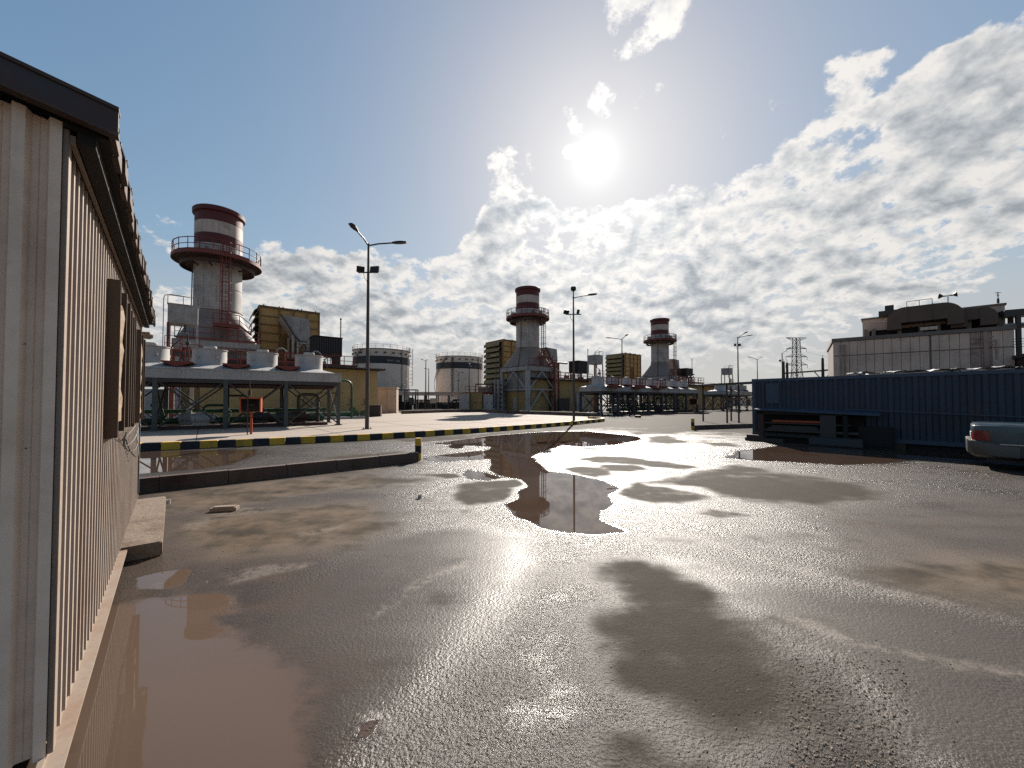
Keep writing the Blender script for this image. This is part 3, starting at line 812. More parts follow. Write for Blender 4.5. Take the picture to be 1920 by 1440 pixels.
# ------------------------------------------------------------------ lamp posts
def lamp(p, H, arms, label, flood=None, dome=False, base=True, r=0.085, head=True, ball=False):
    t = thing('lamp_post', label, 'lamp post', p, 0, 'lamp posts around the plant')
    mb = MB(); mb.lathe([(r*1.1, 0.0), (r*1.05, 0.4), (r*0.75, H*0.75), (r*0.55, H)], 12)
    mb.tube((0,0,H-0.02), (0,0,H+0.06), r*0.7, n=10); mb.build('pole', M['lamp_steel'], t, smooth=45)
    if base:
        mb = MB(); mb.box(-0.2, 0.2, -0.2, 0.2, 0.0, 0.13)
        for i in (-1, 1):
            for j in (-1, 1): mb.tube((i*.14, j*.14, .13), (i*.14, j*.14, .2), .018, n=6)
        mb.build('base_plate', M['dark_steel'], t)
    for ax, ay, rise in arms:
        e = Vector((ax, ay, 0)); Lr = e.length; e.normalize()
        tip = e*(Lr*0.68) + Vector((0, 0, H + rise*0.75))
        mb = MB(); mb.path([(0,0,H-0.05), e*(Lr*0.25) + Vector((0,0,H+rise*0.32)), tip], r*0.42, 8); mb.build('arm', M['lamp_steel'], t, smooth=45)
        if head:
            s = Vector((-e.y, e.x, 0)); u = Vector((0,0,1))
            B = e*Lr + Vector((0,0,H+rise)); hw = 0.15
            mb = MB()
            A = tip - e*0.12
            rows = [(A, .05, .045), (A.lerp(B, .3), hw*.8, .05), (A.lerp(B, .62), hw, .045), (B, hw*.72, .03)]
            vs = []
            for c0, ww, hh in rows:
                for i, j in ((-1,-1),(1,-1),(1,1),(-1,1)): vs.append(c0 + s*(i*ww) + u*(j*hh))
            fs = [(0,1,2,3), (15,14,13,12)]
            for k in range(3):
                for i in range(4): fs.append((4*k+i, 4*k+4+i, 4*k+4+(i+1)%4, 4*k+(i+1)%4))
            mb.add(vs, fs); mb.build('lamp_head', M['black'], t, bevel=0.012)
    if flood:
        z, lst = flood
        mb = MB(); mb.bar((-0.55, 0, z), (0.55, 0, z), 0.06); mb.path([(-0.25,0,z-.02),(-0.2,-.02,z-.3),(-0.06,-.05,z-.45),(-.04,-.05,z-.6)], .015, 6)
        mb.build('crossbar', M['lamp_steel'], t)
        for fx_, tilt, wd, yaw in lst:
            mb = MB(); mb.box(-wd/2, wd/2, -0.06, 0.06, -0.16, 0.16)
            for kk in range(5): mb.box(-wd/2+wd*(kk+.3)/5, -wd/2+wd*(kk+.5)/5, 0.06, 0.10, -0.14, 0.14)
            o = mb.build('floodlight', M['black'], t, bevel=0.01)
            o.location = (fx_, 0, z+0.17); o.rotation_euler = (tilt, 0, yaw)
    if dome:
        mb = MB(); mb.tube((0,0,H+.05), (0,0,H+.5), .04, n=8); mb.lathe([(0,H+.78),(.17,H+.76),(.2,H+.68),(.19,H+.55),(.12,H+.47),(0,H+.45)], 14)
        mb.build('camera_dome', M['black'], t, smooth=50)
    if ball:
        mb = MB(); mb.lathe([(0,H+.02),(.13,H+.06),(.2,H+.2),(.13,H+.34),(0,H+.38)], 12); mb.build('lamp_globe', M['black'], t, smooth=50)
    return t
def lamp_at(px, py, ptop, *a, **k):
    p = G(px, py, 0.0)
    H = P(px, ptop, p.y).z
    k.setdefault('r', 0.085)
    return lamp(p, H, *a, **k), p, H
lamp_at(688, 808, 459, ((2.0, 0.2, 0.22), (-0.35, -1.55, 0.45)), 'tall double-armed lamp post with floodlights standing behind the striped kerb, nearest one',
        flood=(8.55, ((-0.42, 0.5, 0.4, 0.5), (0.34, -0.15, 0.5, -0.2))), r=0.10)
lamp_at(1076, 794.5, 558, ((1.7, 0.1, 0.28),), 'lamp post topped by a camera dome with one arm, right of the middle chimney', flood=(7.75, ((-0.5, 0.35, 0.42, 0.5), (0.35, 0.2, 0.25, 1.2))), dome=True)
lamp_at(1167, 774.5, 636, ((-2.1, 0.3, 0.25), (0.45, -1.1, 0.45)), 'slim double-armed lamp post in front of the second fan cooler', r=0.1)
lamp_at(1385, 773.5, 633, ((2.1, 0.0, 0.35), (0.7, -1.2, 0.6)), 'double-armed lamp post rising behind the canopy left of the blue container', flood=(9.3, ((-0.35, 0.4, 0.3, 0.5), (0.25, 0.3, 0.3, -0.3))), r=0.1)
lamp(P(1421, 752+1154/83*0.96, 83) * Vector((1,1,0)), 10.6, ((-2.0, 0.2, 0.6), (1.3, 0.1, 0.6)), 'far small lamp post with two level arms seen over the container end', r=0.11)
lamp(P(1468, 765, 66) * Vector((1,1,0)), 9.8, ((1.2, -0.4, 0.9),), 'lamp post with a short arm beside the steel gantry behind the container', flood=(8.4, ((-0.35, 0.3, 0.35, 0.4),)), r=0.12)
lamp(P(798, 765, 72) * Vector((1,1,0)), 9.1, ((-0.9, -0.3, 0.35), (0.15, 0.5, 0.3)), 'left pole of the close pair of lamp posts between the storage tanks', r=0.12)
lamp(P(803.5, 765, 72) * Vector((1,1,0)), 7.6, ((-0.9, 0.2, 0.1),), 'right shorter pole of the close pair of lamp posts between the storage tanks', r=0.10)
lamp(P(859, 765, 95) * Vector((1,1,0)), 8.6, ((1.3, 0.2, 0.1), (-0.4, -0.3, 0.3)), 'faint lamp post in front of the right storage tank', flood=(6.6, ((0.2, 0.3, 0.35, 0.4),)), r=0.10)
lamp(P(879.5, 767, 66) * Vector((1,1,0)), 7.7, (), 'plain dark pole with a round head in front of the right storage tank', r=0.10, ball=True)
lamp(P(930, 768, 56) * Vector((1,1,0)), 8.2, ((-1.4, 0.2, 0.05),), 'brown lamp post with its arm to the left beside the middle filter house', r=0.10)
lamp(P(937, 768, 54) * Vector((1,1,0)), 8.2, (), 'brown pole with a round head in front of the middle filter house', r=0.11, ball=True)
# ------------------------------------------------------------------ the three turbine units
TH = math.atan2(0.626, 0.78)
S = [Vector((-27.9, 36.3, 0)), Vector((2.5, 61, 0)), Vector((32.4, 84, 0))]
def loc(k, x, y, z=0.0): return S[k] + e1*x + e2*y + Vector((0,0,z))

def rail(mb, pts, h=1.05, r=0.025, every=1.4, mid=True, toe=True):
    for i in range(len(pts)-1):
        a = Vector(pts[i]); b = Vector(pts[i+1]); Ls = (b-a).length
        n = max(1, round(Ls/every))
        for k in range(n+1):
            p = a.lerp(b, k/n); mb.bar(p, p+Vector((0,0,h)), r*2)
        u = Vector((0,0,1))
        mb.bar(a+u*h, b+u*h, r*2); 
        if mid: mb.bar(a+u*h*.52, b+u*h*.52, r*1.7)
        if toe: mb.bar(a+u*.08, b+u*.08, r, .16)

def ring(n, r, z, a0=0.0, a1=2*math.pi, c=(0,0)):
    return [(c[0]+r*math.cos(a0+(a1-a0)*i/n), c[1]+r*math.sin(a0+(a1-a0)*i/n), z) for i in range(n+1)]

def make_stack(label):
    t = thing('exhaust_stack', label, 'chimney', S[0], TH, 'red and white banded exhaust stacks')
    r = 1.85
    mb = MB(); mb.lathe([(r,10.0),(r,16.0)], 48)
    for z in (12.1, 14.0): mb.lathe([(r+.0,z-.04),(r+.02,z-.03),(r+.02,z+.03),(r,z+.04)], 48)
    mb.lathe([(r+.06,9.93),(r+.09,9.95),(r+.09,10.08),(r,10.10)], 48)
    sh = mb.build('shell', M['stack_grey'], t, smooth=40)
    for z0, z1, mt in ((16.0,16.95,'red_paint'), (16.95,18.1,'white_band'), (18.1,19.0,'red_paint')):
        mb = MB(); mb.lathe([(r+.004,z0),(r+.004,z1)], 48); mb.build('painted_band', M[mt], t, smooth=40)
    mb = MB(); mb.lathe([(r,18.98),(r+.17,19.02),(r+.19,19.38),(r+.12,19.45),(r-.08,19.42),(r-.12,17.5)], 48); mb.build('rim', M['red_paint'], t, smooth=40)
    mb = MB(); mb.lathe([(r-.13,17.6),(0,17.6)], 24); mb.build('inner_baffle', M['inside_dark'], t)
    # flare from round to rectangular
    mb = MB(); n = 48; lv = 9; vs = []
    hx, hy = 2.95, 3.05
    for k in range(lv):
        f = k/(lv-1); z = 10.0 - f*3.1
        g_ = .62*f + .38*f*f
        for i in range(n):
            q = 2*math.pi*i/n; cx_, sy_ = math.cos(q), math.sin(q)
            pw = 2 + 10*f*f
            den = (abs(cx_)**pw + abs(sy_)**pw)**(1/pw)
            ax_ = r + (hx-r)*g_; ay_ = r + (hy-r)*g_
            vs.append((ax_*cx_/den, ay_*sy_/den, z))
    mb.add(vs, [(k*n+i, (k+1)*n+i, (k+1)*n+(i+1)%n, k*n+(i+1)%n) for k in range(lv-1) for i in range(n)])
    mb.build('flare', M['flare_grey'], t, smooth=40)
    # platform
    mb = MB(); mb.lathe([(r+.02,14.55),(3.4,14.55),(3.42,14.75),(r+.02,14.73)], 48)
    for k in range(10):
        q = 2*math.pi*k/10; c_, s_ = math.cos(q), math.sin(q)
        mb.bar((r*c_, r*s_, 13.9), (3.25*c_, 3.25*s_, 14.5), .07, .10)
    mb.lathe([(2.75,13.95),(2.85,13.95),(2.85,14.25),(2.75,14.25)], 48)
    pf = mb.build('platform', M['brown_box'], t, smooth=30)
    mb = MB(); mb.lathe([(3.40,14.5),(3.45,14.5),(3.45,14.78),(3.40,14.78)], 48); mb.build('edge_plate', M['rail_red'], pf, smooth=30)
    mb = MB(); rail(mb, ring(22, 3.36, 14.75), 1.1, .028, 0.97); mb.build('railing', M['rail_red'], pf)
    for q0 in (-2.2, -1.75, -1.2, 0.2, 2.4):
        mb = MB(); c_, s_ = math.cos(q0), math.sin(q0); mb.box(2.25*c_-.28, 2.25*c_+.28, 2.25*s_-.2, 2.25*s_+.2, 14.8, 15.75)
        mb.tube((2.0*c_, 2.0*s_, 15.2), (2.75*c_, 2.75*s_, 15.2), .12, n=8)
        mb.build('gauge_box', M['stack_grey'], pf)
    # caged ladder
    lx, ly = 0.45, -2.95
    mb = MB()
    for s in (-.22, .22): mb.bar((lx+s, ly, 6.9), (lx+s, ly, 16.0), .06)
    z = 7.0
    while z < 15.9: mb.bar((lx-.22, ly, z), (lx+.22, ly, z), .035); z += .33
    ld = mb.build('ladder', M['rail_red'], t)
    mb = MB(); z = 8.6
    cage = [(lx+.40*math.cos(q), ly-.12-.42*math.sin(q)) for q in [math.pi*i/8 for i in range(9)]]
    while z < 15.9:
        for i in range(8): mb.bar((*cage[i], z), (*cage[i+1], z), .045, .045)
        z += .9
    for i in (0, 2, 4, 6, 8): mb.bar((*cage[i], 8.6), (*cage[i], 15.8), .04)
    mb.build('cage', M['rail_red'], ld)
    for z in (9.0, 11.5, 13.8):
        pass
    mb = MB(); mb.path([(-1.9, -.6, 14.6), (-1.93, -.6, 10.2), (-3.0, -1.2, 6.8), (-3.0, -1.2, .2)], .05, 6); mb.build('conduit', M['dark_steel'], t)
    # base frame, legs, braces
    mb = MB()
    for s in (-1, 1):
        mb.box(-3.05, 3.05, s*3.2-.18, s*3.2+.18, 6.15, 6.85); mb.box(s*2.85-.18, s*2.85+.18, -3.0, 3.0, 6.2, 6.8)
    for i in range(14):
        mb.box(-2.9+i*.44, -2.82+i*.44, -3.42, -3.38, 6.17, 6.83)
    mb.build('base_beam', M['grey_metal'], t)
    for i in (-1, 1):
        for j in (-1, 1):
            mb = MB(); mb.box(i*2.7-.27, i*2.7+.27, j*3.1-.27, j*3.1+.27, 0.0, 6.15); mb.box(i*2.7-.45, i*2.7+.45, j*3.1-.45, j*3.1+.45, 0, .3)
            mb.build('leg', M['slab_grey'], t)
    mb = MB()
    for j in (-3.25, 3.1):
        mb.bar((-2.5,j,3.35),(2.5,j,3.35),.22)
        mb.bar((-2.45,j,3.5),(0,j,6.1),.2); mb.bar((2.45,j,3.5),(0,j,6.1),.2)
        mb.bar((-2.45,j,.3),(0,j,3.3),.2); mb.bar((2.45,j,.3),(0,j,3.3),.2)
    mb.build('brace', M['slab_grey'], t)
    mb = MB()
    for i in (-2.85, 2.7):
        mb.bar((i,-2.8,3.35),(i,2.8,3.35),.2); mb.bar((i,-2.7,3.5),(i,0,6.1),.18); mb.bar((i,2.7,3.5),(i,0,6.1),.18)
    mb.build('brace', M['slab_grey'], t)
    mb = MB(); mb.box(-2.2, 2.2, -2.6, 2.6, 3.1, 6.2)
    for i in range(12):
        mb.box(-2.15+i*.39, -2.03+i*.39, -2.66, -2.6, 3.12, 6.18); 
    for i in range(13): mb.box(-2.26, -2.2, -2.5+i*.4, -2.38+i*.4, 3.12, 6.18)
    mb.build('duct_casing', M['grey_metal'], t)
    mb = MB(); mb.box(-2.35, 2.35, -2.75, 2.75, 0, 3.06)
    for i in range(6): mb.box(-2.2+i*.86, -2.17+i*.86, -2.765, -2.75, .05, 3.0)
    rm = mb.build('pump_room', M['yellow_wall'], t)
    mb = MB(); mb.box(-2.40, -2.35, -.1, .75, 0.0, 2.1); mb.box(-2.43, -2.40, .05, .6, 1.5, 1.75)
    mb.build('door', M['drum_white'], rm)
    # service platform at flare level with red railings
    mb = MB(); rail(mb, [(-2.9,-3.5,6.9),(3.1,-3.5,6.9),(3.1,-1.2,6.9)], 1.05, .028, 1.2)
    rail(mb, [(-.4,-3.2,8.35),(1.5,-3.2,8.35),(2.4,-3.2,7.6)], 1.0, .028, .8)
    mb.box(-.4,1.5,-3.25,-2.6,8.2,8.35)
    for x_ in (-.3, 1.4): mb.bar((x_,-3.2,6.9),(x_,-3.2,8.2),.08)
    mb.build('service_railing', M['rail_red'], t)
    return t
stk = make_stack('nearest and largest red and white banded exhaust chimney rising behind the left fan cooler')
dup(stk, S[1], TH, 'middle red and white banded exhaust chimney standing on a braced grey frame')
dup(stk, S[2], TH, 'farthest red and white banded exhaust chimney behind the long row of fan drums')

def make_house(label, p):
    t = thing('intake_filter_house', label, 'filter house', p, TH, 'ochre air intake houses behind the chimneys')
    Wd, D, z0, z1 = 6.4, 5.4, 4.6, 12.8
    mb = MB()
    mb.prism([(0,z0),(Wd,z0),(Wd,z1-.1),(0,z1)], 0, D); mb.build('casing', M['ochre'], t)
    mb = MB(); k = 0
    for i in range(9):
        z = z0 + .1 + i*(z1-z0-.2)/8
        mb.box(-.04, Wd+.04, -.12, 0, z-.06, z+.06)
    for x_ in (0, 2.0, 3.5, 5.0, Wd): mb.box(x_-.07, x_+.07, -.16, -.0, z0, z1)
    mb.box(-.1, Wd+.1, -.18, D+.1, z1, z1+.10)
    for x_ in (.4, 2.0, 2.4, 4.0, 4.4, 6.0): mb.box(x_-.06, x_+.06, 0, .15, z1+.1, z1+.25)
    mb.build('rib', M['ochre_rib'], t)
    for i in range(8):                      # curved weather hoods on the end face
        zb = z0 + .25 + i*.98
        prof = [(-.05, zb+.86), (-.30, zb+.80), (-.50, zb+.62), (-.60, zb+.36), (-.62, zb+.05), (-.58, zb+.05), (-.55, zb+.34), (-.46, zb+.58), (-.28, zb+.74), (-.05, zb+.80)]
        mb = MB(); mb.prism(prof, .35, D-.2); mb.build('weather_hood', M['ochre_hood'], t, smooth=40)
    mb = MB(); mb.box(-.03, 0, .3, D-.15, z0+.2, z1-.3); mb.build('filter_face', M['inside_dark'], t)
    # support storey with dark louvred openings
    mb = MB()
    for x_ in (.15, 3.2, Wd-.15):
        for y_ in (.15, D-.15): mb.bar((x_,y_,0),(x_,y_,z0),.3)
    for z in (2.1, z0-.15):
        mb.bar((0,.1,z),(Wd,.1,z),.24); mb.bar((.1,0,z),(.1,D,z),.24)
    mb.build('support_frame', M['stack_grey'], t)
    mb = MB(); mb.box(.5, Wd-.5, .5, D-.4, .15, z0-.2)
    mb.build('louvre_box', M['dark_steel'], t)
    mb = MB()
    for i in range(4): mb.box(2.2+i*.28, 2.32+i*.28, -.2, -.12, z0, z1-3.2)
    mb.build('downpipe', M['ochre_rib'], t)
    return t
hs1 = make_house('large ochre ribbed intake house right of the nearest chimney', P(485, 700, 45) * Vector((1,1,0)))
dup(hs1, P(942.5, 700, 70) * Vector((1,1,0)), TH, 'ochre intake house with curved hoods half hidden behind the middle chimney')
dup(hs1, P(1172, 700, 90) * Vector((1,1,0)), TH, 'ochre intake house with curved hoods left of the farthest chimney')

def make_building(label, p, Ln, D=8.0, H=4.9):
    """origin at the right front corner, running to -x"""
    t = thing('turbine_building', label, 'building', p, TH, 'yellow turbine buildings')
    mb = MB(); mb.box(-Ln, 0, 0, D, 0, H); mb.box(-Ln-.03, .03, -.05, D+.03, 0, .35, 0); mb.build('wall', M['yellow_wall'], t)
    mb = MB(); n = int(Ln/.25)
    vs = []
    for i in range(n*2+1):
        x_ = -Ln-.3 + i*(Ln+1.0)/(n*2); hh = .07 if i % 2 else 0
        for y_ in (-.75, D+.4): vs += [(x_, y_, H+.02+hh), (x_, y_, H+.16+hh)]
    fs = []
    for i in range(n*2):
        a = 4*i; b_ = a+4
        fs += [(a,b_,b_+1,a+1),(a+2,a+3,b_+3,b_+2),(a,a+2,b_+2,b_),(a+1,b_+1,b_+3,a+3)]
    mb.add(vs, fs); mb.build('roof', M['black'], t)
    return t
B1 = P(706, 780, 42) * Vector((1,1,0))
tb1 = make_building('yellow turbine building with lettering behind the left lamp post', B1, 15.0, 7.0)
# lettering on its front wall
def lettering(txt, size, name, parent, mat_, at, rot, depth=0.006):
    cu = bpy.data.curves.new('letters', 'FONT'); cu.body = txt; cu.size = size; cu.extrude = depth
    cu.align_x = 'LEFT'
    tmp = bpy.data.objects.new('letters', cu); C.objects.link(tmp)
    bpy.context.view_layer.update()
    dg = bpy.context.evaluated_depsgraph_get()
    me_ = bpy.data.meshes.new_from_object(tmp.evaluated_get(dg))
    bpy.data.objects.remove(tmp, do_unlink=True)
    me_.name = name; me_.materials.clear(); me_.materials.append(mat_)
    o = bpy.data.objects.new(name, me_); C.objects.link(o); o.parent = parent
    o.location = at; o.rotation_euler = rot
    return o
lettering('GAS  TURBINE  # 4', 0.30, 'lettering', tb1, M['letter_dark'], (-6.0, -0.012, 2.32), (R(90), 0, 0))
for i in range(5):
    mb = MB(); x_ = -1.35-i*1.45
    mb.path([(x_,-.05,1.85),(x_,-.16,1.8),(x_,-.16,1.25),(x_-.1,-.16,1.18),(x_-.35,-.16,1.2)], .03, 6); mb.build('vent_spout', M['dark_steel'], tb1)
B2 = P(1117, 770, 67) * Vector((1,1,0)); make_building('yellow turbine building right of the middle chimney behind the camera lamp post', B2, 15.0, 8.0)
B3 = P(1359, 768, 84) * Vector((1,1,0)); make_building('yellow turbine building right of the farthest chimney', B3, 19.0, 8.0, 4.6)

# roof-top machinery over each turbine: sloping inlet duct, dark cooler, pipes, red walkways
def make_duct(label, p):
    t = thing('inlet_duct', label, 'duct', p, TH, 'grey inlet ducts over the turbines')
    # profile in local x-z seen from the front
    mb = MB(); mb.prism([(0,11.3),(2.75,11.15),(2.95,9.0),(2.7,8.55),(1.75,8.6),(1.35,9.15)], 0, 3.4)
    for x_ in (.95, 1.9): mb.box(x_-.03, x_+.03, -.04, 0, 9.4, 11.1)
    mb.build('duct_casing', M['grey_metal'], t)
    mb = MB(); mb.bar((-.12,-.1,11.3),(1.25,-.1,9.1),.26,.12); mb.bar((1.25,-.1,9.1),(1.8,-.1,8.4),.2,.12); mb.build('edge_beam', M['dark_steel'], t)
    for x_ in (1.15, 1.65, 2.8):
        for y_ in (.1, 3.2):
            mb = MB(); mb.bar((x_,y_,4.9),(x_,y_,9.2 if x_ < 1.3 else 8.5),.22); mb.build('support_leg', M['stack_grey'], t)
    mb = MB(); mb.bar((1.55,.05,8.3),(2.95,.05,8.3),.22); mb.bar((1.65,.05,7.7),(2.1,.05,8.25),.12); mb.bar((2.8,.05,7.7),(2.4,.05,8.25),.12)
    mb.box(1.7,2.7,.4,3.0,5.0,6.6); mb.build('support_beam', M['stack_grey'], t)
    mb = MB(); mb.box(3.0, 3.55, .3, 3.2, 5.2, 8.7)
    for i in range(6): mb.box(3.0, 3.55, .25, .3, 5.4+i*.6, 5.47+i*.6)
    mb.build('plenum_box', M['slab_grey'], t)
    return t
d1 = make_duct('sloping grey inlet duct in front of the large ochre intake house', P(527, 700, 43.0) * Vector((1,1,0)))
dup(d1, P(1024, 700, 69) * Vector((1,1,0)), TH, 'grey inlet duct right of the middle chimney')
dup(d1, P(1262, 700, 88) * Vector((1,1,0)), TH, 'grey inlet duct tucked behind the farthest chimney')

def make_rad(label, p, z0=6.6, grp='dark box coolers over the turbine roofs'):
    t = thing('roof_cooler', label, 'cooler', p, TH, grp)
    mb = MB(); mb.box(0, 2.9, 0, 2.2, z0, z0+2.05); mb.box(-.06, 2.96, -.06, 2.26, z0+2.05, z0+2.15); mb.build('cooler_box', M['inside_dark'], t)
    mb = MB()
    for i in range(16): mb.box(.05+i*.18, .14+i*.18, -.05, 0, z0+.1, z0+1.95)
    mb.build('louvre', M['dark_steel'], t)
    mb = MB(); mb.tube((2.75,.1,z0), (2.75,.1,z0+4.2), .06, n=8); mb.tube((2.75,.1,z0+4.2), (2.75,.1,z0+4.35), .11, n=8); mb.build('vent_pipe', M['dark_steel'], t, smooth=40)
    for x_ in (.2, 2.7):
        for y_ in (.2, 2.0):
            mb = MB(); mb.bar((x_,y_,4.9),(x_,y_,z0),.16); mb.build('support_leg', M['stack_grey'], t)
    return t
rd1 = make_rad('dark louvred cooler box with a vent pipe above the nearest yellow turbine building', P(588, 700, 41.5) * Vector((1,1,0)))
dup(rd1, P(1084, 700, 67.5) * Vector((1,1,0)), TH, 'dark louvred cooler box above the turbine building right of the camera lamp post')
dup(rd1, P(1287, 700, 83) * Vector((1,1,0)), TH, 'dark louvred cooler box beside the farthest chimney foot')

def make_deck(label, p, Ln, seed):
    """red railed roof walkway with valves, pipes and small cabinets on it; origin left front"""
    rnd = random.Random(seed)
    t = thing('roof_walkway', label, 'walkway', p, TH, 'red railed walkways over the turbine roofs')
    mb = MB(); mb.box(0, Ln, 0, 1.1, 5.12, 5.24); 
    for i in range(int(Ln/1.6)+1): mb.bar((i*1.6,.1,5.0),(i*1.6,.1,5.2),.12)
    dk = mb.build('deck', M['rail_red'], t)
    mb = MB(); rail(mb, [(0,0,5.24),(Ln,0,5.24),(Ln,1.1,5.24)], 1.05, .03, 1.3); rail(mb, [(0,1.1,5.24),(Ln*.6,1.1,5.24)], 1.05, .03, 1.3)
    mb.build('railing', M['rail_red'], dk)
    for i in range(int(Ln/1.1)):
        x_ = .4 + i*1.1 + rnd.uniform(-.3, .3); hh = rnd.uniform(.7, 1.7); y_ = 1.5+rnd.uniform(0, .8)
        k = rnd.random()
        mb = MB()
        if k < .45:
            mb.box(x_-.35, x_+.35, y_-.3, y_+.3, 5.0, 5.0+hh); mb.box(x_-.28, x_+.28, y_-.33, y_-.3, 5.2, 5.0+hh*.8)
            mb.build('cabinet', M[rnd.choice(['slab_grey','grey_metal','beige','brown_box'])], t)
        else:
            q = [(x_,y_,5.0),(x_,y_,5.0+hh),(x_+.25,y_,5.2+hh),(x_+.55,y_,5.2+hh),(x_+.8,y_,5.0+hh),(x_+.8,y_,5.0)]
            mb.path(q, rnd.uniform(.05,.11), 8); mb.lathe([(.0,.2),(.16,.2),(.18,.12),(.16,.0),(0,0)], 10, c=(x_,y_,5.0+hh*.6))
            mb.build('pipe_bend', M[rnd.choice(['rail_red','grey_metal','orange','dark_steel'])], t, smooth=40)
    return t
make_deck('red railed walkway crowded with pipes above the nearest turbine building', B1 + e1*(-15.2) + e2*0.3, 13.2, 3)
make_deck('red railed walkway crowded with pipes above the turbine building by the middle chimney', B2 + e1*(-11.5) + e2*0.3, 11.0, 4)
make_deck('red railed walkway above the farthest turbine building', B3 + e1*(-19) + e2*0.3, 10.0, 5)

# red pipe portal in front of the middle unit
def make_portal(label, p):
    t = thing('red_pipe_tower', label, 'pipe tower', p, TH, 'red stair and pipe towers')
    mb = MB()
    for x_ in (0, .9):
        for y_ in (0, 1.0): mb.bar((x_,y_,0),(x_,y_,7.6),.18)
    for z in (2.4, 4.8, 7.5): mb.bar((0,0,z),(.9,0,z),.16); mb.bar((0,0,z),(0,1,z),.16)
    mb.build('tower_frame', M['rail_red'], t)
    mb = MB(); mb.tube((.45,.4,0),(.45,.4,7.0),.14,n=8); mb.path([(.45,.4,6.9),(.45,.4,7.3),(1.2,.4,7.6),(3.2,.4,7.6)], .14, 8); mb.build('riser', M['red_paint'], t, smooth=40)
    return t
pt = make_portal('red pipe tower at the right foot of the middle chimney', P(1040, 772, 59) * Vector((1,1,0)))
dup(pt, loc(2, 5.6, -3.6), TH, 'red pipe tower at the right foot of the farthest chimney')

# ------------------------------------------------------------------ water tanks on frames
def make_tower(label, p):
    t = thing('water_tank_tower', label, 'water tank', p, TH, 'grey header tanks on steel frames')
    mb = MB(); mb.box(-.75,.75,-.75,.75,6.65,7.85); mb.box(-.03,.03,-.77,-.75,6.65,7.85); mb.box(-.79,.79,-.79,.79,7.85,7.9)
    tk = mb.build('tank', M['grey_metal'], t)
    mb = MB(); rail(mb, [(-.75,-.75,7.9),(.75,-.75,7.9),(.75,.75,7.9)], .5, .02, .75, mid=False, toe=False)
    mb.path([(-.95,-.75,4.0),(-.95,-.75,8.1),(-.9,-.75,8.35),(-.6,-.75,8.45),(.3,-.75,8.4)], .025, 6); mb.build('top_rail', M['grey_metal'], tk)
    for i in (-1,1):
        for j in (-1,1):
            mb = MB(); mb.bar((i*.72,j*.72,4.75),(i*.72,j*.72,6.65),.12); mb.bar((i*.5,j*.5,0),(i*.5,j*.5,4.75),.2); mb.build('leg', M['grey_metal'] if i*j < 0 else M['rail_red'], t)
    mb = MB(); mb.box(-.85,.85,-.85,.85,4.6,4.78); mb.bar((-.5,-.55,3.2),(.0,-.55,4.6),.1); mb.bar((.5,-.55,3.2),(.0,-.55,4.6),.1)
    mb.bar((-.5,-.5,.5),(.5,-.5,2.6),.07); mb.bar((.5,-.5,.5),(-.5,-.5,2.6),.07); mb.bar((-.5,-.5,2.8),(.5,-.5,2.8),.09); mb.bar((-.72,-.74,4.8),(.1,-.74,5.9),.06)
    mb.build('brace', M['dark_steel'], t)
    mb = MB(); mb.path([(.1,-.2,6.65),(.1,-.2,6.2),(.25,-.5,6.0),(.25,-.5,4.9)], .05, 6); mb.lathe([(0,.25),(.13,.2),(.13,0),(0,-.05)],10,c=(.25,-.5,5.3)); mb.build('outlet_pipe', M['dark_steel'], t, smooth=40)
    mb = MB()
    for s in (-.2,.2): mb.bar((s-.3,-1.0,0),(s-.3,-1.0,5.6),.045)
    for z in range(1,17): mb.bar((-.5,-1.0,z*.33),(-.1,-1.0,z*.33),.03)
    rail(mb, [(-.85,-.85,4.78),(.85,-.85,4.78)], 1.0, .02, .85); mb.build('ladder', M['rail_red'], t)
    return t
tw = make_tower('grey header tank on a steel frame left of the nearest chimney', P(342, 700, 25.5) * Vector((1,1,0)))
dup(tw, P(1116, 700, 53) * Vector((1,1,0)), TH, 'grey header tank on a steel frame between the middle and far chimneys')
dup(tw, P(1363, 700, 74) * Vector((1,1,0)), TH, 'grey header tank on a steel frame near the blue container end')

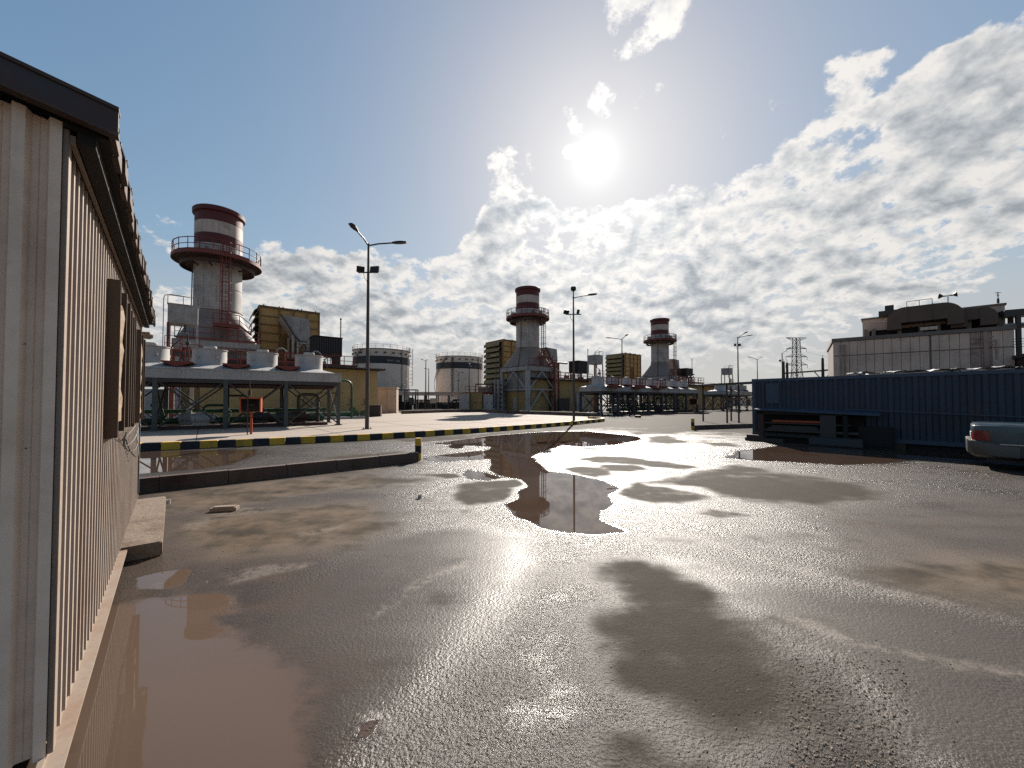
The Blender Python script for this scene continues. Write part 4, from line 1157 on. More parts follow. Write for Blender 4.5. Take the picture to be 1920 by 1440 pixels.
# ------------------------------------------------------------------ fin-fan coolers
def make_cooler(label, p, Ln, D, nf, x_last, sp, zb, ang, legmat, th=.55, hoses=True, legw=.16, seed=1, loops=True, cages=()):
    """origin at the right front corner on the ground, running to -x"""
    t = thing('fan_cooler', label, 'cooler', p, ang, 'elevated fan coolers')
    mb = MB(); mb.box(-Ln, 0, 0, D, zb, zb+th); mb.box(-Ln-.03, .03, -.03, D+.03, zb+th-.07, zb+th)
    for i in range(int(Ln/2.5)+1): mb.box(-i*2.5-.05, -i*2.5+.05, -.025, -.0, zb, zb+th-.07)
    sl = mb.build('header_box', M['slab_grey'], t)
    mb = MB()                                             # shallow pyramids carrying each fan
    for i in range(nf):
        cx_ = x_last - i*sp; r = .78; n = 24
        top_ = [(cx_+r*1.06*math.cos(2*math.pi*k/n), D/2+r*1.06*math.sin(2*math.pi*k/n), zb+th+.27) for k in range(n)]
        hx_, hy_ = sp/2-.02, D/2-.02
        bot_ = []
        for k in range(n):
            c_, s_ = math.cos(2*math.pi*k/n), math.sin(2*math.pi*k/n); q = max(abs(c_)/1.0, abs(s_)/1.0)
            bot_.append((cx_+hx_*c_/q, D/2+hy_*s_/q, zb+th+.004))
        mb.add(top_+bot_, [(k, (k+1)%n, n+(k+1)%n, n+k) for k in range(n)] + [tuple(range(n))])
    mb.build('fan_plenum', M['slab_grey'], t)
    for i in range(nf):
        cx_ = x_last - i*sp; z = zb+th+.272
        mb = MB(); r = .78
        mb.lathe([(r*1.02,0),(r,.04),(r,.84),(r*1.05,.86),(r*1.05,.90),(r*.97,.90),(r*.95,.3)], 40)
        for q in (0.35, -1.1, -2.2): 
            mb.box(r*math.cos(q)-.05, r*math.cos(q)+.05, r*math.sin(q)-.05, r*math.sin(q)+.05, .38, .52)
        dr_ = mb.build('fan_drum', M['drum_white'], t, smooth=40); dr_.location = (cx_, D/2, z)
        mb = MB(); mb.lathe([(0,.96),(.30,.96),(.32,1.04),(.30,1.10),(0,1.13)], 18); mb.tube((0,0,.5),(0,0,1.0),.25,n=14)
        for q in range(6): mb.bar((0,0,.88),(r*.98*math.cos(q*1.047),r*.98*math.sin(q*1.047),.88),.05)
        mb.build('fan_motor', M['slab_grey'], dr_, smooth=40)
        if i < nf-1:                                       # red tray between the drums
            cx2 = cx_ - sp/2; mb = MB()
            mb.add([(cx2-.62,.15,zb+th+.34),(cx2+.62,.15,zb+th+.34),(cx2+.62,D-.15,zb+th+.34),(cx2-.62,D-.15,zb+th+.34),
                    (cx2-.62,.15,zb+th+.29),(cx2+.62,.15,zb+th+.29),(cx2+.62,D-.15,zb+th+.29),(cx2-.62,D-.15,zb+th+.29),
                    (cx2,.15,zb+th+.03),(cx2,D-.15,zb+th+.03)],
                   [(0,1,2,3),(0,4,5,1),(2,6,7,3),(0,3,7,4),(1,5,6,2),(4,8,5),(7,6,9),(4,7,9,8),(5,8,9,6)])
            mb.build('catwalk_tray', M['rail_red'], t)
    if loops:
        mb = MB()
        for i in range(nf-1):
            cx2 = x_last - sp/2 - i*sp
            rail(mb, [(cx2-.6,D-.2,zb+th+.34),(cx2+.6,D-.2,zb+th+.34)], 1.05, .025, .6, toe=False)
        rail(mb, [(-Ln,D-.1,zb+th+.3),(-.2,D-.1,zb+th+.3)], 1.1, .022, 2.4, toe=False)
        mb.build('railing', M['rail_red'], t)
    for xc in cages:                                       # small railed landings hung on the front edge
        mb = MB(); mb.box(xc-.9, xc+.9, -.75, -.03, zb+th-.15, zb+th-.05); lo_ = mb.build('landing', M['rail_red'], t)
        mb = MB(); rail(mb, [(xc-.9,-.03,zb+th-.05),(xc-.9,-.72,zb+th-.05),(xc+.9,-.72,zb+th-.05),(xc+.9,-.03,zb+th-.05)], 1.1, .03, .6); mb.build('railing', M['rail_red'], lo_)
    nb = max(2, round(Ln/3.0)); 
    for i in range(nb+1):
        x_ = -.09 - i*(Ln-.18)/nb
        for y_ in (.1, D-.1):
            mb = MB(); mb.bar((x_,y_,0),(x_,y_,zb),legw*1.2,legw); mb.box(x_-.18,x_+.18,y_-.18,y_+.18,0,.16); mb.build('leg', legmat, t)
    mb = MB()
    for i in range(nb):
        xa = -.09 - i*(Ln-.18)/nb; xb = -.09 - (i+1)*(Ln-.18)/nb
        for y_ in (.12, D-.12): mb.bar((xa,y_,.2),(xb,y_,zb-.1),.07); mb.bar((xb,y_,.2),(xa,y_,zb-.1),.07)
    for i in range(nb+1):
        x_ = -.09 - i*(Ln-.18)/nb
        mb.bar((x_,.1,.3),(x_,D-.1,zb-.2),.07); mb.bar((x_,D-.1,.3),(x_,.1,zb-.2),.07); mb.bar((x_,.1,zb-.12),(x_,D-.1,zb-.12),.12,.2)
    mb.bar((-.1,.1,zb-.1),(-Ln+.1,.1,zb-.1),.12,.22); mb.bar((-.1,D-.1,zb-.1),(-Ln+.1,D-.1,zb-.1),.12,.22)
    mb.build('brace', M['dark_steel'], t)
    mb = MB()                                              # tube bundle and motors under the deck
    for k in range(6): mb.bar((-.3, .4+k*(D-.8)/5, zb-.32),(-Ln+.3,.4+k*(D-.8)/5,zb-.32),.09,.12)
    mb.build('tube_bundle', M['brown_box'], t)
    return t
CA = math.atan2(5.1, 7.36)
p_c1 = P(638, 760, 24) * Vector((1,1,0))
fc1 = make_cooler('near left fan cooler on legs with white fan drums and orange trays', p_c1, 20.0, 3.6, 7, -1.55, 2.5, 2.77, CA, M['green_steel'])
c2a = math.atan2(0.626*.92, 0.78)
p_l2 = Vector((10.2, 44.0, 0)); L2 = 21.5
p_c2 = p_l2 + Vector((math.cos(c2a)*L2, math.sin(c2a)*L2, 0))
fc2 = make_cooler('long fan cooler with eight fan drums in front of the farthest chimney', p_c2, L2, 3.4, 8, -1.5, 2.65, 2.75, c2a, M['blue_steel'], legw=.22, cages=(-19.6, -15.0, -10.6))
p_c3 = P(1357, 760, 62)*Vector((1,1,0)) + e1*13
fc3 = make_cooler('far fan cooler on thin legs seen under the canopy left of the container', p_c3, 13.0, 3.2, 4, -1.5, 3.0, 2.7, TH, M['dark_steel'])

# pipework, pumps and valves beneath the coolers
def make_pipes(label, p, ang, Ln, seed, green=True):
    rnd = random.Random(seed)
    t = thing('pump_skid', label, 'pipework', p, ang, 'pump and pipe skids under the coolers')
    mb = MB(); mb.box(-Ln, -.6, .7, 2.6, .0, .28); mb.build('skid_base', M['brown_box'], t)
    for i in range(int(Ln/.95)):
        x_ = -1.0 - i*.95 + rnd.uniform(-.2,.2); y_ = rnd.uniform(.9,2.4); hh = rnd.uniform(1.0,2.1)
        mb = MB(); k = rnd.random()
        if k < .6:
            mb.path([(x_,y_,.28),(x_,y_,hh-.2),(x_-.08,y_,hh-.05),(x_-.25,y_,hh),(x_-.9,y_,hh),(x_-1.05,y_,hh-.06),(x_-1.1,y_,hh-.25),(x_-1.1,y_,.6)], rnd.uniform(.06,.13), 10)
            mb.lathe([(.0,.05),(.2,.05),(.2,-.05),(0,-.05)], 14, c=(x_,y_,.8)); mb.lathe([(.0,.04),(.18,.04),(.18,-.04),(0,-.04)], 14, c=(x_,y_,hh-.35))
            mb.build('pipe_run', M['green_pipe'] if green and rnd.random() < .4 else M['dark_steel'], t, smooth=40)
        else:
            mb.tube((x_-.45,y_,.65),(x_+.35,y_,.65),.28,n=16); mb.tube((x_+.35,y_,.65),(x_+.55,y_,.65),.2,n=14); mb.box(x_-.4,x_+.3,y_-.25,y_+.25,.28,.45); mb.box(x_-.15,x_+.1,y_-.1,y_+.1,.9,1.05)
            mb.build('pump', M[rnd.choice(['brown_box','grey_metal','dark_steel'])], t, smooth=40)
    mb = MB(); mb.tube((-Ln, 2.9, .45), (-.5, 2.9, .45), .2, n=12); mb.tube((-Ln, 3.3, 1.0), (-.3, 3.3, 1.0), .13, n=12)
    mb.build('main_pipe', M['green_pipe'] if green else M['dark_steel'], t, smooth=40)
    return t
make_pipes('tangle of green pipes and pumps under the near left fan cooler', p_c1, CA, 9.5, 11)
make_pipes('dark pumps and green pipes under the long fan cooler', p_c2, c2a, 17.0, 12)

# green riser pipe with its valve and the big flanged header by the yellow building
t = thing('green_riser_pipe', 'green bent riser pipe with a valve between the cooler end and the yellow building', 'pipe', p_c1 + Vector((0,0,0)), CA)
mb = MB(); mb.path([(-.1,1.4,2.95),(.55,1.4,2.95),(.78,1.4,2.9),(.92,1.4,2.76),(.97,1.4,2.5),(.97,1.4,.45)], .075, 12); mb.build('pipe_bend', M['green_pipe'], t, smooth=40)
mb = MB(); mb.lathe([(0,-.12),(.16,-.12),(.16,.12),(0,.12)], 14, c=(.97,1.4,1.05)); mb.tube((.97,1.4,1.05),(.97,1.05,1.05),.05,n=8); mb.tube((.97,1.05,1.05),(.97,1.0,1.05),.17,n=14); mb.build('valve', M['green_pipe'], t, smooth=40)
mb = MB(); mb.tube((-.12,1.4,2.95),(.02,1.4,2.95),.17,n=14); mb.build('flange', M['drum_white'], t, smooth=40)
hp = P(668, 775, 33) * Vector((1,1,0))
t = thing('green_header_pipe', 'thick green header pipe with two flanged ends on the ground by the yellow building', 'pipe', hp, TH)
mb = MB(); mb.tube((-7.5,0,.5),(-.2,0,.5),.2,n=14); mb.build('pipe_run', M['green_pipe'], t, smooth=40)
for x_ in (-.15, .65):
    mb = MB(); mb.tube((x_,-.10,.48),(x_,.0,.48),.36,n=20); mb.tube((x_,0,.48),(x_,.35,.48),.22,n=16)
    for k in range(10): mb.tube((x_+.29*math.cos(k*.628),-.13,.48+.29*math.sin(k*.628)),(x_+.29*math.cos(k*.628),-.1,.48+.29*math.sin(k*.628)),.025,n=6)
    mb.build('flange', M['green_pipe'], t, smooth=40)
mb = MB(); mb.box(-.5,.9,.0,.3,0,.16); mb.build('support_block', M['kerb_brown'], t)
mb = MB(); mb.box(-3.6, .8, -.6, -.2, 0, .32); mb.build('bund_wall', M['slab_grey'], t)

# brown equipment box and beige cabinets right of the yellow building
p = P(686, 781, 37)*Vector((1,1,0)); mb = MB(); mb.box(0, 1.35, 0, 1.0, 0, 1.15); mb.box(-.04,1.39,-.04,1.04,1.15,1.22); mb.box(.62,.66,-.02,0,.05,1.1)
tag(mb.build('equipment_box', M['brown_box'], loc=p, rotz=R(12)), 'low dark brown steel box at the foot of the nearest lamp post', 'box')
p = P(708, 776, 47)*Vector((1,1,0)); t = thing('equipment_cabin', 'beige double-doored equipment cabin below the left storage tank', 'cabin', p, R(10))
mb = MB(); mb.box(0,2.2,0,2.2,.2,3.15); mb.box(-.08,2.28,-.1,2.28,3.15,3.28); mb.box(-.1,2.3,-.1,2.3,0,.2); mb.build('wall', M['beige'], t)
for x_ in (.06, 1.12):
    mb = MB(); mb.box(x_, x_+1.02, -.04, 0, .28, 3.0); mb.build('door', M['beige'], t)
# ------------------------------------------------------------------ storage tanks
def make_tank(label, p, r, H, txt, a_txt):
    t = thing('storage_tank', label, 'storage tank', p, 0, 'white storage tanks')
    n = 72
    mb = MB(); mb.lathe([(r,-.2),(r,H-.0)], n); mb.lathe([(r,1.9),(r+.12,1.95),(r+.12,2.15),(r,2.2)], n)
    for z in (5.2, 8.0): mb.lathe([(r,z-.02),(r+.015,z),(r,z+.02)], n)
    sh = mb.build('shell', M['tank_white'], t, smooth=40)
    mb = MB(); mb.lathe([(r+.02,H-4.0),(r+.02,H-1.95)], n); bd = mb.build('painted_band', M['tank_band'], t, smooth=40)
    mb = MB(); mb.lathe([(r+.18,H-.02),(r+.2,H+.14),(0,H+1.0)], n); mb.lathe([(r,H-.03),(r+.18,H-.02)], n); mb.build('roof', M['panel_dark'], t, smooth=30)
    mb = MB(); rail(mb, ring(26, r+.1, H+.1), 1.15, .03, 2.0, toe=False); mb.build('railing', M['grey_metal'], t)
    for k in range(22):
        mb = MB(); q = 2*math.pi*k/22; c_, s_ = math.cos(q), math.sin(q)
        mb.bar(((r-.05)*c_, (r-.05)*s_, H-1.0), ((r+.30)*c_, (r+.30)*s_, H-1.0), .7, .3)
        mb.build('vent', M['dark_steel'], t)
    mb = MB()                                  # spiral stair
    pts = []
    for k in range(24):
        q = R(150) + R(100)*k/23; pts.append(((r+.5)*math.cos(q), (r+.5)*math.sin(q), .5 + (H-.6)*k/23))
    for i in range(23):
        mb.bar(pts[i], pts[i+1], .07, .3); a_ = Vector(pts[i]); mb.bar(a_, a_+Vector((0,0,1.0)), .04); mb.bar(a_+Vector((0,0,1.0)), Vector(pts[i+1])+Vector((0,0,1.0)), .05)
    mb.build('stair', M['dark_steel'], t)
    mb = MB()                                  # caged ladder and downcomers
    for q in (R(-8),):
        c_, s_ = math.cos(q), math.sin(q)
        for z0 in (0.3,):
            mb.bar(((r+.3)*c_, (r+.3)*s_, z0), ((r+.3)*c_, (r+.3)*s_, H+1), .08); mb.bar(((r+.3)*c_, (r+.3)*s_+.5, z0), ((r+.3)*c_, (r+.3)*s_+.5, H+1), .08)
            z = 6
            while z < H+1: mb.path([((r+.3), -.6, z),((r+.9), -.5, z),((r+1.15), 0, z),((r+.9), .5, z),((r+.3), .6, z)], .035, 5); z += 1.1
            for yy in (-.4, 0, .4): mb.bar((r+1.05, yy, 6), (r+1.05, yy, H+1), .05)
    mb.build('ladder', M['grey_metal'], t)
    mb = MB()
    for q in (R(-100), R(-97), R(-30)): mb.tube(((r+.2)*math.cos(q), (r+.2)*math.sin(q), 3), ((r+.2)*math.cos(q), (r+.2)*math.sin(q), H-.3), .09, n=8)
    mb.build('downpipe', M['dark_steel'], t)
    for k, ch in enumerate(txt):
        if ch == ' ': continue
        q = a_txt + k*0.40/r
        o = lettering(ch, .55, 'letter', bd, M['white_paint'], ((r+.035)*math.cos(q), (r+.035)*math.sin(q), H-3.35), (R(90), 0, q+R(90)), .004)
make_tank('left white storage tank with a dark band, behind the nearest lamp post', P(715.5, 760, 112)*Vector((1,1,0)), 7.9, 15.9, 'WATER TANK - 1', R(-62))
make_tank('right white storage tank with a dark band, standing clear between pole pairs', P(861, 760, 132)*Vector((1,1,0)), 7.85, 16.2, 'TANK - 2', R(-62))

# low pipe rack between the tanks
p = P(748, 765, 78)*Vector((1,1,0)); t = thing('pipe_rack', 'long low pipe rack with dark pipes below the storage tanks', 'pipe rack', p, R(3))
mb = MB(); mb.box(0,17.5,0,3.0,2.75,3.35); mb.box(-.1,17.6,-.1,3.1,3.35,3.45); mb.build('deck_beam', M['panel'], t)
for i in range(8):
    for y_ in (.2, 2.8):
        mb = MB(); mb.bar((.3+i*2.4,y_,0),(.3+i*2.4,y_,2.75),.22); mb.build('post', M['dark_steel'], t)
mb = MB(); rr = random.Random(5)
mb.box(0, 17, 2.2, 2.7, 0, 1.35)
for i in range(26):
    x_ = rr.uniform(0,17); y_ = rr.uniform(.4,1.9); z_ = rr.uniform(.6,1.9); mb.tube((x_,y_,0),(x_,y_,z_),rr.uniform(.07,.16),n=8); mb.tube((x_-.7,y_,z_),(x_+.7,y_,z_),rr.uniform(.06,.14),n=8)
mb.build('pipework', M['dark_steel'], t, smooth=40)
p = P(725, 765, 70)*Vector((1,1,0)); t = thing('steel_canopy', 'dark open steel canopy with a hopper beside the beige equipment cabin', 'canopy', p, R(5))
mb = MB(); mb.box(1.0,5.4,0,2.5,3.6,3.75); mb.bar((2.0,.1,3.7),(3.1,.1,4.6),.12); mb.build('roof', M['dark_steel'], t)
for x_ in (1.2, 3.2, 5.2):
    for y_ in (.1, 2.4):
        mb = MB(); mb.bar((x_,y_,0),(x_,y_,3.6),.18); mb.build('post', M['dark_steel'], t)
mb = MB(); mb.box(1.2,4.4,.9,2.3,.0,1.5); mb.box(1.4,2.6,.8,2.2,1.5,2.7); mb.build('dark_pump', M['inside_dark'], t)
mb = MB(); mb.lathe([(0,.8),(.35,.8),(.5,1.4),(.5,2.2),(.42,2.25),(0,2.25)], 16, c=(4.3,.5,0)); mb.build('hopper', M['green_steel'], t, smooth=40)
p = P(812, 765, 68)*Vector((1,1,0)); t = thing('notice_board', 'small pale notice board on two posts before the pipe rack', 'sign', p, 0)
mb = MB(); mb.box(-.55,.55,-.03,.03,1.2,2.1); mb.build('board', M['panel'], t)
for x_ in (-.4, .4):
    mb = MB(); mb.bar((x_,.05,0),(x_,.05,2.0),.07); mb.build('post', M['dark_steel'], t)
p = P(742.5, 772, 52)*Vector((1,1,0)); mb = MB(); mb.box(-.06,.06,-.06,.06,0,1.75); mb.box(-.16,.16,-.16,.16,0,.15); mb.box(-.2,.06,-.05,.05,1.5,1.75)
tag(mb.build('guard_post', M['white_paint'], loc=p), 'short bright white guard post by the beige equipment cabin corner', 'post')

# ------------------------------------------------------------------ cabinets left of the middle chimney
def cabinet(name, label, px0, px1, ptop, dpt, depth, mat_, doors=1, rot=0.0, cat='cabinet', louv=False, dm=None):
    a = P(px0, 760, dpt); b_ = P(px1, 760, dpt); wd = b_.x-a.x; H = P(px0, ptop, dpt).z
    t = thing(name, label, cat, Vector((a.x, dpt, 0)), rot)
    mb = MB(); mb.box(0,wd,0,depth,.12,H); mb.box(-.05,wd+.05,-.05,depth+.05,H,H+.08); mb.box(.05,wd-.05,.05,depth,0,.12); mb.build('casing', mat_, t)
    for k in range(doors):
        mb = MB(); w_ = wd/doors; mb.box(k*w_+.05,(k+1)*w_-.05,-.035,0,.25,H-.12); dd = mb.build('door', dm or mat_, t)
        mb = MB(); mb.box((k+1)*w_-.2,(k+1)*w_-.14,-.09,-.035,H*.45,H*.55); mb.build('handle', M['black'], dd)
        if louv:
            mb = MB()
            for q in range(6): mb.box(k*w_+.2,(k+1)*w_-.2,-.05,-.035,.5+q*(H-.9)/6,.5+(q+.55)*(H-.9)/6)
            mb.build('louvre', M['inside_dark'], dd)
    return t
cabinet('kiosk', 'narrow yellow kiosk with a grey door left of the olive cabinet', 861, 880, 737, 57, 2.0, M['yellow_wall'], 1, cat='kiosk', dm=M['slab_grey'])
cabinet('switch_cabinet', 'olive switch cabinet under the red platform', 882, 904, 737, 58, 1.8, M['ochre'], 2)
cabinet('switch_cabinet', 'pale grey double-doored cabinet left of the middle chimney', 906, 924, 741, 58.5, 1.8, M['drum_white'], 2)
cabinet('louvred_cabinet', 'tall dark louvred cabinet below the middle ochre intake house', 926, 943, 712, 60, 2.2, M['grey_metal'], 2, louv=True)
p = P(884, 765, 62)*Vector((1,1,0)); t = thing('red_platform', 'red railed platform with a dark roof above the olive cabinet', 'platform', p, R(6))
mb = MB(); mb.box(-1.0,3.6,0,2,2.7,2.9); mb.build('deck', M['rail_red'], t)
mb = MB(); rail(mb, [(-1.0,0,2.9),(3.6,0,2.9)], 1.05, .035, .75); mb.build('railing', M['rail_red'], t)
mb = MB(); mb.box(.6,3.7,0,2,4.3,4.42); mb.build('roof', M['dark_steel'], t)
for x_ in (.7,3.5):
    for y_ in (.1,1.9):
        mb = MB(); mb.bar((x_,y_,0),(x_,y_,4.3),.14); mb.build('post', M['rail_red'], t)
mb = MB(); mb.box(1.2,3.4,.9,1.9,2.9,3.9); mb.build('machine_box', M['beige'], t)
cabinet('control_cabinet', 'grey control cabinet in front of the turbine building right of the camera lamp post', 1081, 1098, 735, 59, 1.6, M['grey_metal'], 2)
cabinet('dark_transformer', 'dark transformer box at the right foot of the middle chimney', 1048, 1068, 748, 58, 1.8, M['dark_steel'], 2)
cabinet('side_cabinet', 'grey cabinet at the left corner of the fan cooler behind the cabin edge', 268, 288, 733, 33, 2.0, M['slab_grey'], 1)
p = P(290, 775, 36)*Vector((1,1,0)); t = thing('yellow_outbuilding', 'low yellow outbuilding glimpsed beneath the near left fan cooler', 'building', p, R(20))
mb = MB(); mb.box(-1,7.5,0,4,0,2.6); mb.build('wall', M['yellow_wall'], t)
mb = MB(); mb.box(-1.1,7.6,-.1,4.1,2.6,2.72); mb.build('roof', M['panel_dark'], t)
mb = MB(); mb.box(.2,1.1,-.04,0,.05,2.1); mb.build('door', M['ochre'], t)

# ------------------------------------------------------------------ orange hose boxes
def hose_box(label, p, z, rot, sc_=1.0):
    t = thing('hose_box', label, 'hose box', p, rot, 'orange fire hose boxes')
    mb = MB(); w_, h_, d_ = .40*sc_, .66*sc_, .36*sc_
    for a in ((-w_,-w_+.05,-d_,d_,z,z+h_),(w_-.05,w_,-d_,d_,z,z+h_),(-w_,w_,-d_,d_,z+h_-.06,z+h_),(-w_,w_,d_-.03,d_,z,z+h_)): mb.box(*a)
    bx = mb.build('box_shell', M['orange'], t)
    mb = MB(); mb.box(-w_+.05,w_-.05,-d_*.2,d_-.03,z+.02,z+h_-.06); mb.lathe([(.08,0),(.2,0),(.2,.12),(.08,.12)],18,c=(0,-d_*.4,z+h_*.4)); mb.build('hose_reel', M['inside_dark'], bx)
    mb = MB(); mb.bar((.02,-.05,0),(.02,-.05,z),.09); mb.build('post', M['orange'], t)
    mb = MB(); mb.path([(-.08,-d_-.05,.05),(-.08,-d_-.05,z+h_*.9),(-.02,-d_-.05,z+h_+.15),(-.02,-d_-.05,z+h_+.75)], .025, 6)
    mb.lathe([(0,.2),(.07,.2),(.07,0),(0,0)],10,c=(-.02,-d_-.05,z+h_+.1)); mb.build('standpipe', M['brown_box'], t, smooth=40)
hose_box('orange hose box on a post before the near left fan cooler', G(470, 818), 1.10, R(28))
hose_box('small orange hose box at the right end of the long fan cooler', P(1301, 760, 50)*Vector((1,1,0)), 1.15, R(-35), 1.15)

# ------------------------------------------------------------------ far kerbs and low steelwork
striped('striped_kerb', [P(905, 772, 54)*Vector((1,1,0)), P(1000, 772, 55)*Vector((1,1,0)), P(1085, 772, 52.5)*Vector((1,1,0))], 'distant striped kerb along the foot of the middle chimney', z=.2, step=1.2)
def kerb_run(label, pts, h=.46, w_=.6):
    t = thing('median_kerb', label, 'kerb', pts[0], 0)
    o = Vector(pts[0])
    for i in range(len(pts)-1):
        A = Vector(pts[i])-o; B = Vector(pts[i+1])-o; d = (B-A).normalized(); n_ = Vector((-d.y, d.x, 0))
        k = max(1, int((B-A).length/3)); 
        for j in range(k):
            a = A.lerp(B, j/k); c_ = A.lerp(B, (j+1)/k); mb = MB(); mb.plan([a+d*.01, c_-d*.01, c_-d*.01+n_*w_, a+d*.01+n_*w_], -.02, h); mb.build('kerb_stone', M['kerb_brown'], t, bevel=.015)
kerb_run('dark raised kerb across the far side of the pale apron', [G(1122, 783), G(1040, 779.5), G(960, 777), G(905, 773.5), G(830, 774.5), G(752, 777.5)])
kerb_run('low dark kerb under the legs of the long fan cooler', [G(1110, 775), G(1240, 777), G(1330, 776)], .16, .4)
kerb_run('low dark kerb beyond the left road, below the fan cooler legs', [G(300, 800), G(470, 798)], .12, .3)
p = G(1196, 783); mb = MB(); mb.path([(0,0,.05),(.5,2.0,.06),(0.2,4.0,.05),(-1.2,7,.05)], .06, 6); mb.box(-.25,.25,-.2,.2,.0,.22)
tag(mb.build('drain_hose', M['black'], loc=p), 'black hose trailing over the wet road before the long fan cooler', 'hose')
for px, lab in ((1126, 'thin grey stake at the tip of the apron, the nearer of two'), (1147, 'thin grey stake near the tip of the apron, right of the other')):
    p = P(px, 781, 40)*Vector((1,1,0)); mb = MB(); mb.tube((0,0,0),(0,0,1.25),.035,n=8); mb.tube((0,0,1.25),(0,0,1.3),.05,n=8); mb.box(-.12,.12,-.12,.12,0,.08)
    tag(mb.build('stake', M['grey_metal'], loc=p), lab, 'stake', 'thin stakes on the apron')

# ------------------------------------------------------------------ blue container on the right
cA = G(1411, 823.5); cB = G(1810, 850)
dC = (cB-cA).normalized(); angC = math.atan2(dC.y, dC.x)
CT = thing('shipping_container', 'long blue corrugated shipping container along the right side', 'container', cA, angC)
CL, CH, CD = 12.2, 2.52, 2.44
mb = MB(); prf = []; s = .16
while s < CL-.15:
    prf += [(s,0.0),(s+.045,0.05),(s+.15,0.05),(s+.195,0.0)] ; s += .29
prf = [(.10,0.0)] + prf + [(CL-.1,0.0)]
vs_ = []
for x_, dy in prf: vs_ += [(x_, .012+dy, .30), (x_, .012+dy, CH-.12)]
mb.add(vs_, [(2*i,2*i+2,2*i+3,2*i+1) for i in range(len(prf)-1)])
mb.build('side_panel', M['container'], CT)
mb = MB(); vs_ = []
pr2 = []; s = .15
while s < CD-.2: pr2 += [(s,0),(s+.07,.036),(s+.14,.036),(s+.21,0)]; s += .278
for y_, dx in pr2: vs_ += [(.03+dx, y_, .30), (.03+dx, y_, CH-.12)]
mb.add(vs_, [(2*i,2*i+2,2*i+3,2*i+1) for i in range(len(pr2)-1)])
mb.box(CL-.06, CL-.03, .1, CD-.1, .3, CH-.1); mb.box(.1, CL-.1, CD-.06, CD-.03, .3, CH-.1)
mb.build('end_panel', M['container'], CT)
mb = MB()
for x_ in (0, CL-.11):
    for y_ in (0, CD-.11): mb.box(x_, x_+.11, y_, y_+.11, .18, CH)
for z0, z1 in ((CH-.12, CH-.0), (.18,.32)):
    mb.box(.11,CL-.11,.0,.06,z0,z1-.002); mb.box(.11,CL-.11,CD-.06,CD,z0,z1-.002); mb.box(.0,.06,.11,CD-.11,z0,z1-.002); mb.box(CL-.06,CL,.11,CD-.11,z0,z1-.002)
mb.build('corner_frame', M['container_rail'], CT, bevel=.008)
for x_ in (-.006, CL-.172):
    for y_ in (-.006, CD-.156):
        for z_ in (.176, CH-.114):
            mb = MB(); mb.box(x_, x_+.178, y_, y_+.162, z_, z_+.118); mb.build('corner_casting', M['container_rail'], CT, bevel=.01)
mb = MB(); vs_ = []; 
mb.box(.06,CL-.06,.06,CD-.06,CH-.05,CH-.03); mb.build('roof', M['container'], CT)
mb = MB(); mb.box(.50,.98,-.012,.02,1.50,2.32); mb.box(.53,.95,-.02,-.012,1.53,2.29); mb.build('hatch', M['container_rail'], CT)
mb = MB(); mb.box(.2,CL-.2,.12,CD-.3,.0,.26); mb.build('floor_shade_fill', M['inside_dark'], CT)  # floor box carried down to the ground, dark in place of the shade beneath
for x_ in (.0, 4.0, 8.2, 11.6):
    mb = MB(); mb.box(x_, x_+.5, .02, .118, 0, .18); mb.build('bearer', M['wood_dark'], CT)
# storage rack under a sheet leaning on the container
RK = thing('storage_rack', 'low dark storage rack under a sheet-metal shelf against the blue container', 'rack', cA, angC)
mb = MB(); mb.add([(.25,-.62,1.28),(3.95,-.62,1.14),(3.95,-.01,1.24),(.25,-.01,1.34),(.25,-.62,1.24),(3.95,-.62,1.10),(3.95,-.01,1.2),(.25,-.01,1.30)],
    [(0,1,2,3),(7,6,5,4),(0,4,5,1),(1,5,6,2),(2,6,7,3),(3,7,4,0)]); mb.build('top_sheet', M['container_rail'], RK)
mb = MB(); mb.box(.35,3.1,-.55,-.5,1.08,1.2); mb.build('front_rail', M['inside_dark'], RK)
for x_, w_, mt in ((.35,.22,'brown_box'), (2.35,.45,'dark_steel'), (3.0,.12,'inside_dark')):
    mb = MB(); mb.box(x_,x_+w_,-.55,-.42,.0,1.2); mb.build('post', M[mt], RK)
mb = MB(); mb.box(.4,3.4,-.5,-.02,.42,.50); mb.box(.4,3.2,-.5,-.02,.72,.76); mb.build('shelf', M['dark_steel'], RK)
mb = MB(); mb.box(.4,3.5,-.016,-.012,.32,1.2); mb.build('back_board', M['inside_dark'], RK)
def on_rack(name, label, cat, mb, mt, **k):
    o = mb.build(name, mt, **k); o.location = cA; o.rotation_euler = (0,0,angC); return tag(o, label, cat)
mb = MB(); mb.tube((.85,-.45,.815),(2.5,-.48,.815),.05,n=10); on_rack('orange_pipe', 'orange pipe lying on the storage rack shelf', 'pipe', mb, M['orange'], smooth=40)
mb = MB()
for k in range(4): mb.bar((.7,-.42+k*.09,.54),(2.3,-.40+k*.08,.54),.075,.07)
for k in range(3): mb.bar((.8,-.40+k*.09,.615),(2.25,-.38+k*.09,.615),.07,.07)
on_rack('steel_sections', 'stack of dark steel sections on the lower rack shelf', 'steel bars', mb, M['dark_steel'])
mb = MB()
for i in range(7): mb.box(2.1+i*.02,2.32-i*.01,-.46,-.30,.77+i*.012,.78+i*.012)
on_rack('crumpled_paper', 'small pale crumpled sheet on the rack shelf', 'sheet', mb, M['white_paint'])
mb = MB(); mb.box(-.05,1.25,-.75,-.5,0,.13); mb.box(.0,.6,-.72,-.52,.13,.24); on_rack('timber_baulk', 'brown timber baulk on the ground at the container corner', 'timber', mb, M['wood_dark'], bevel=.01)
mb = MB(); x0, x1 = 2.1, 3.55
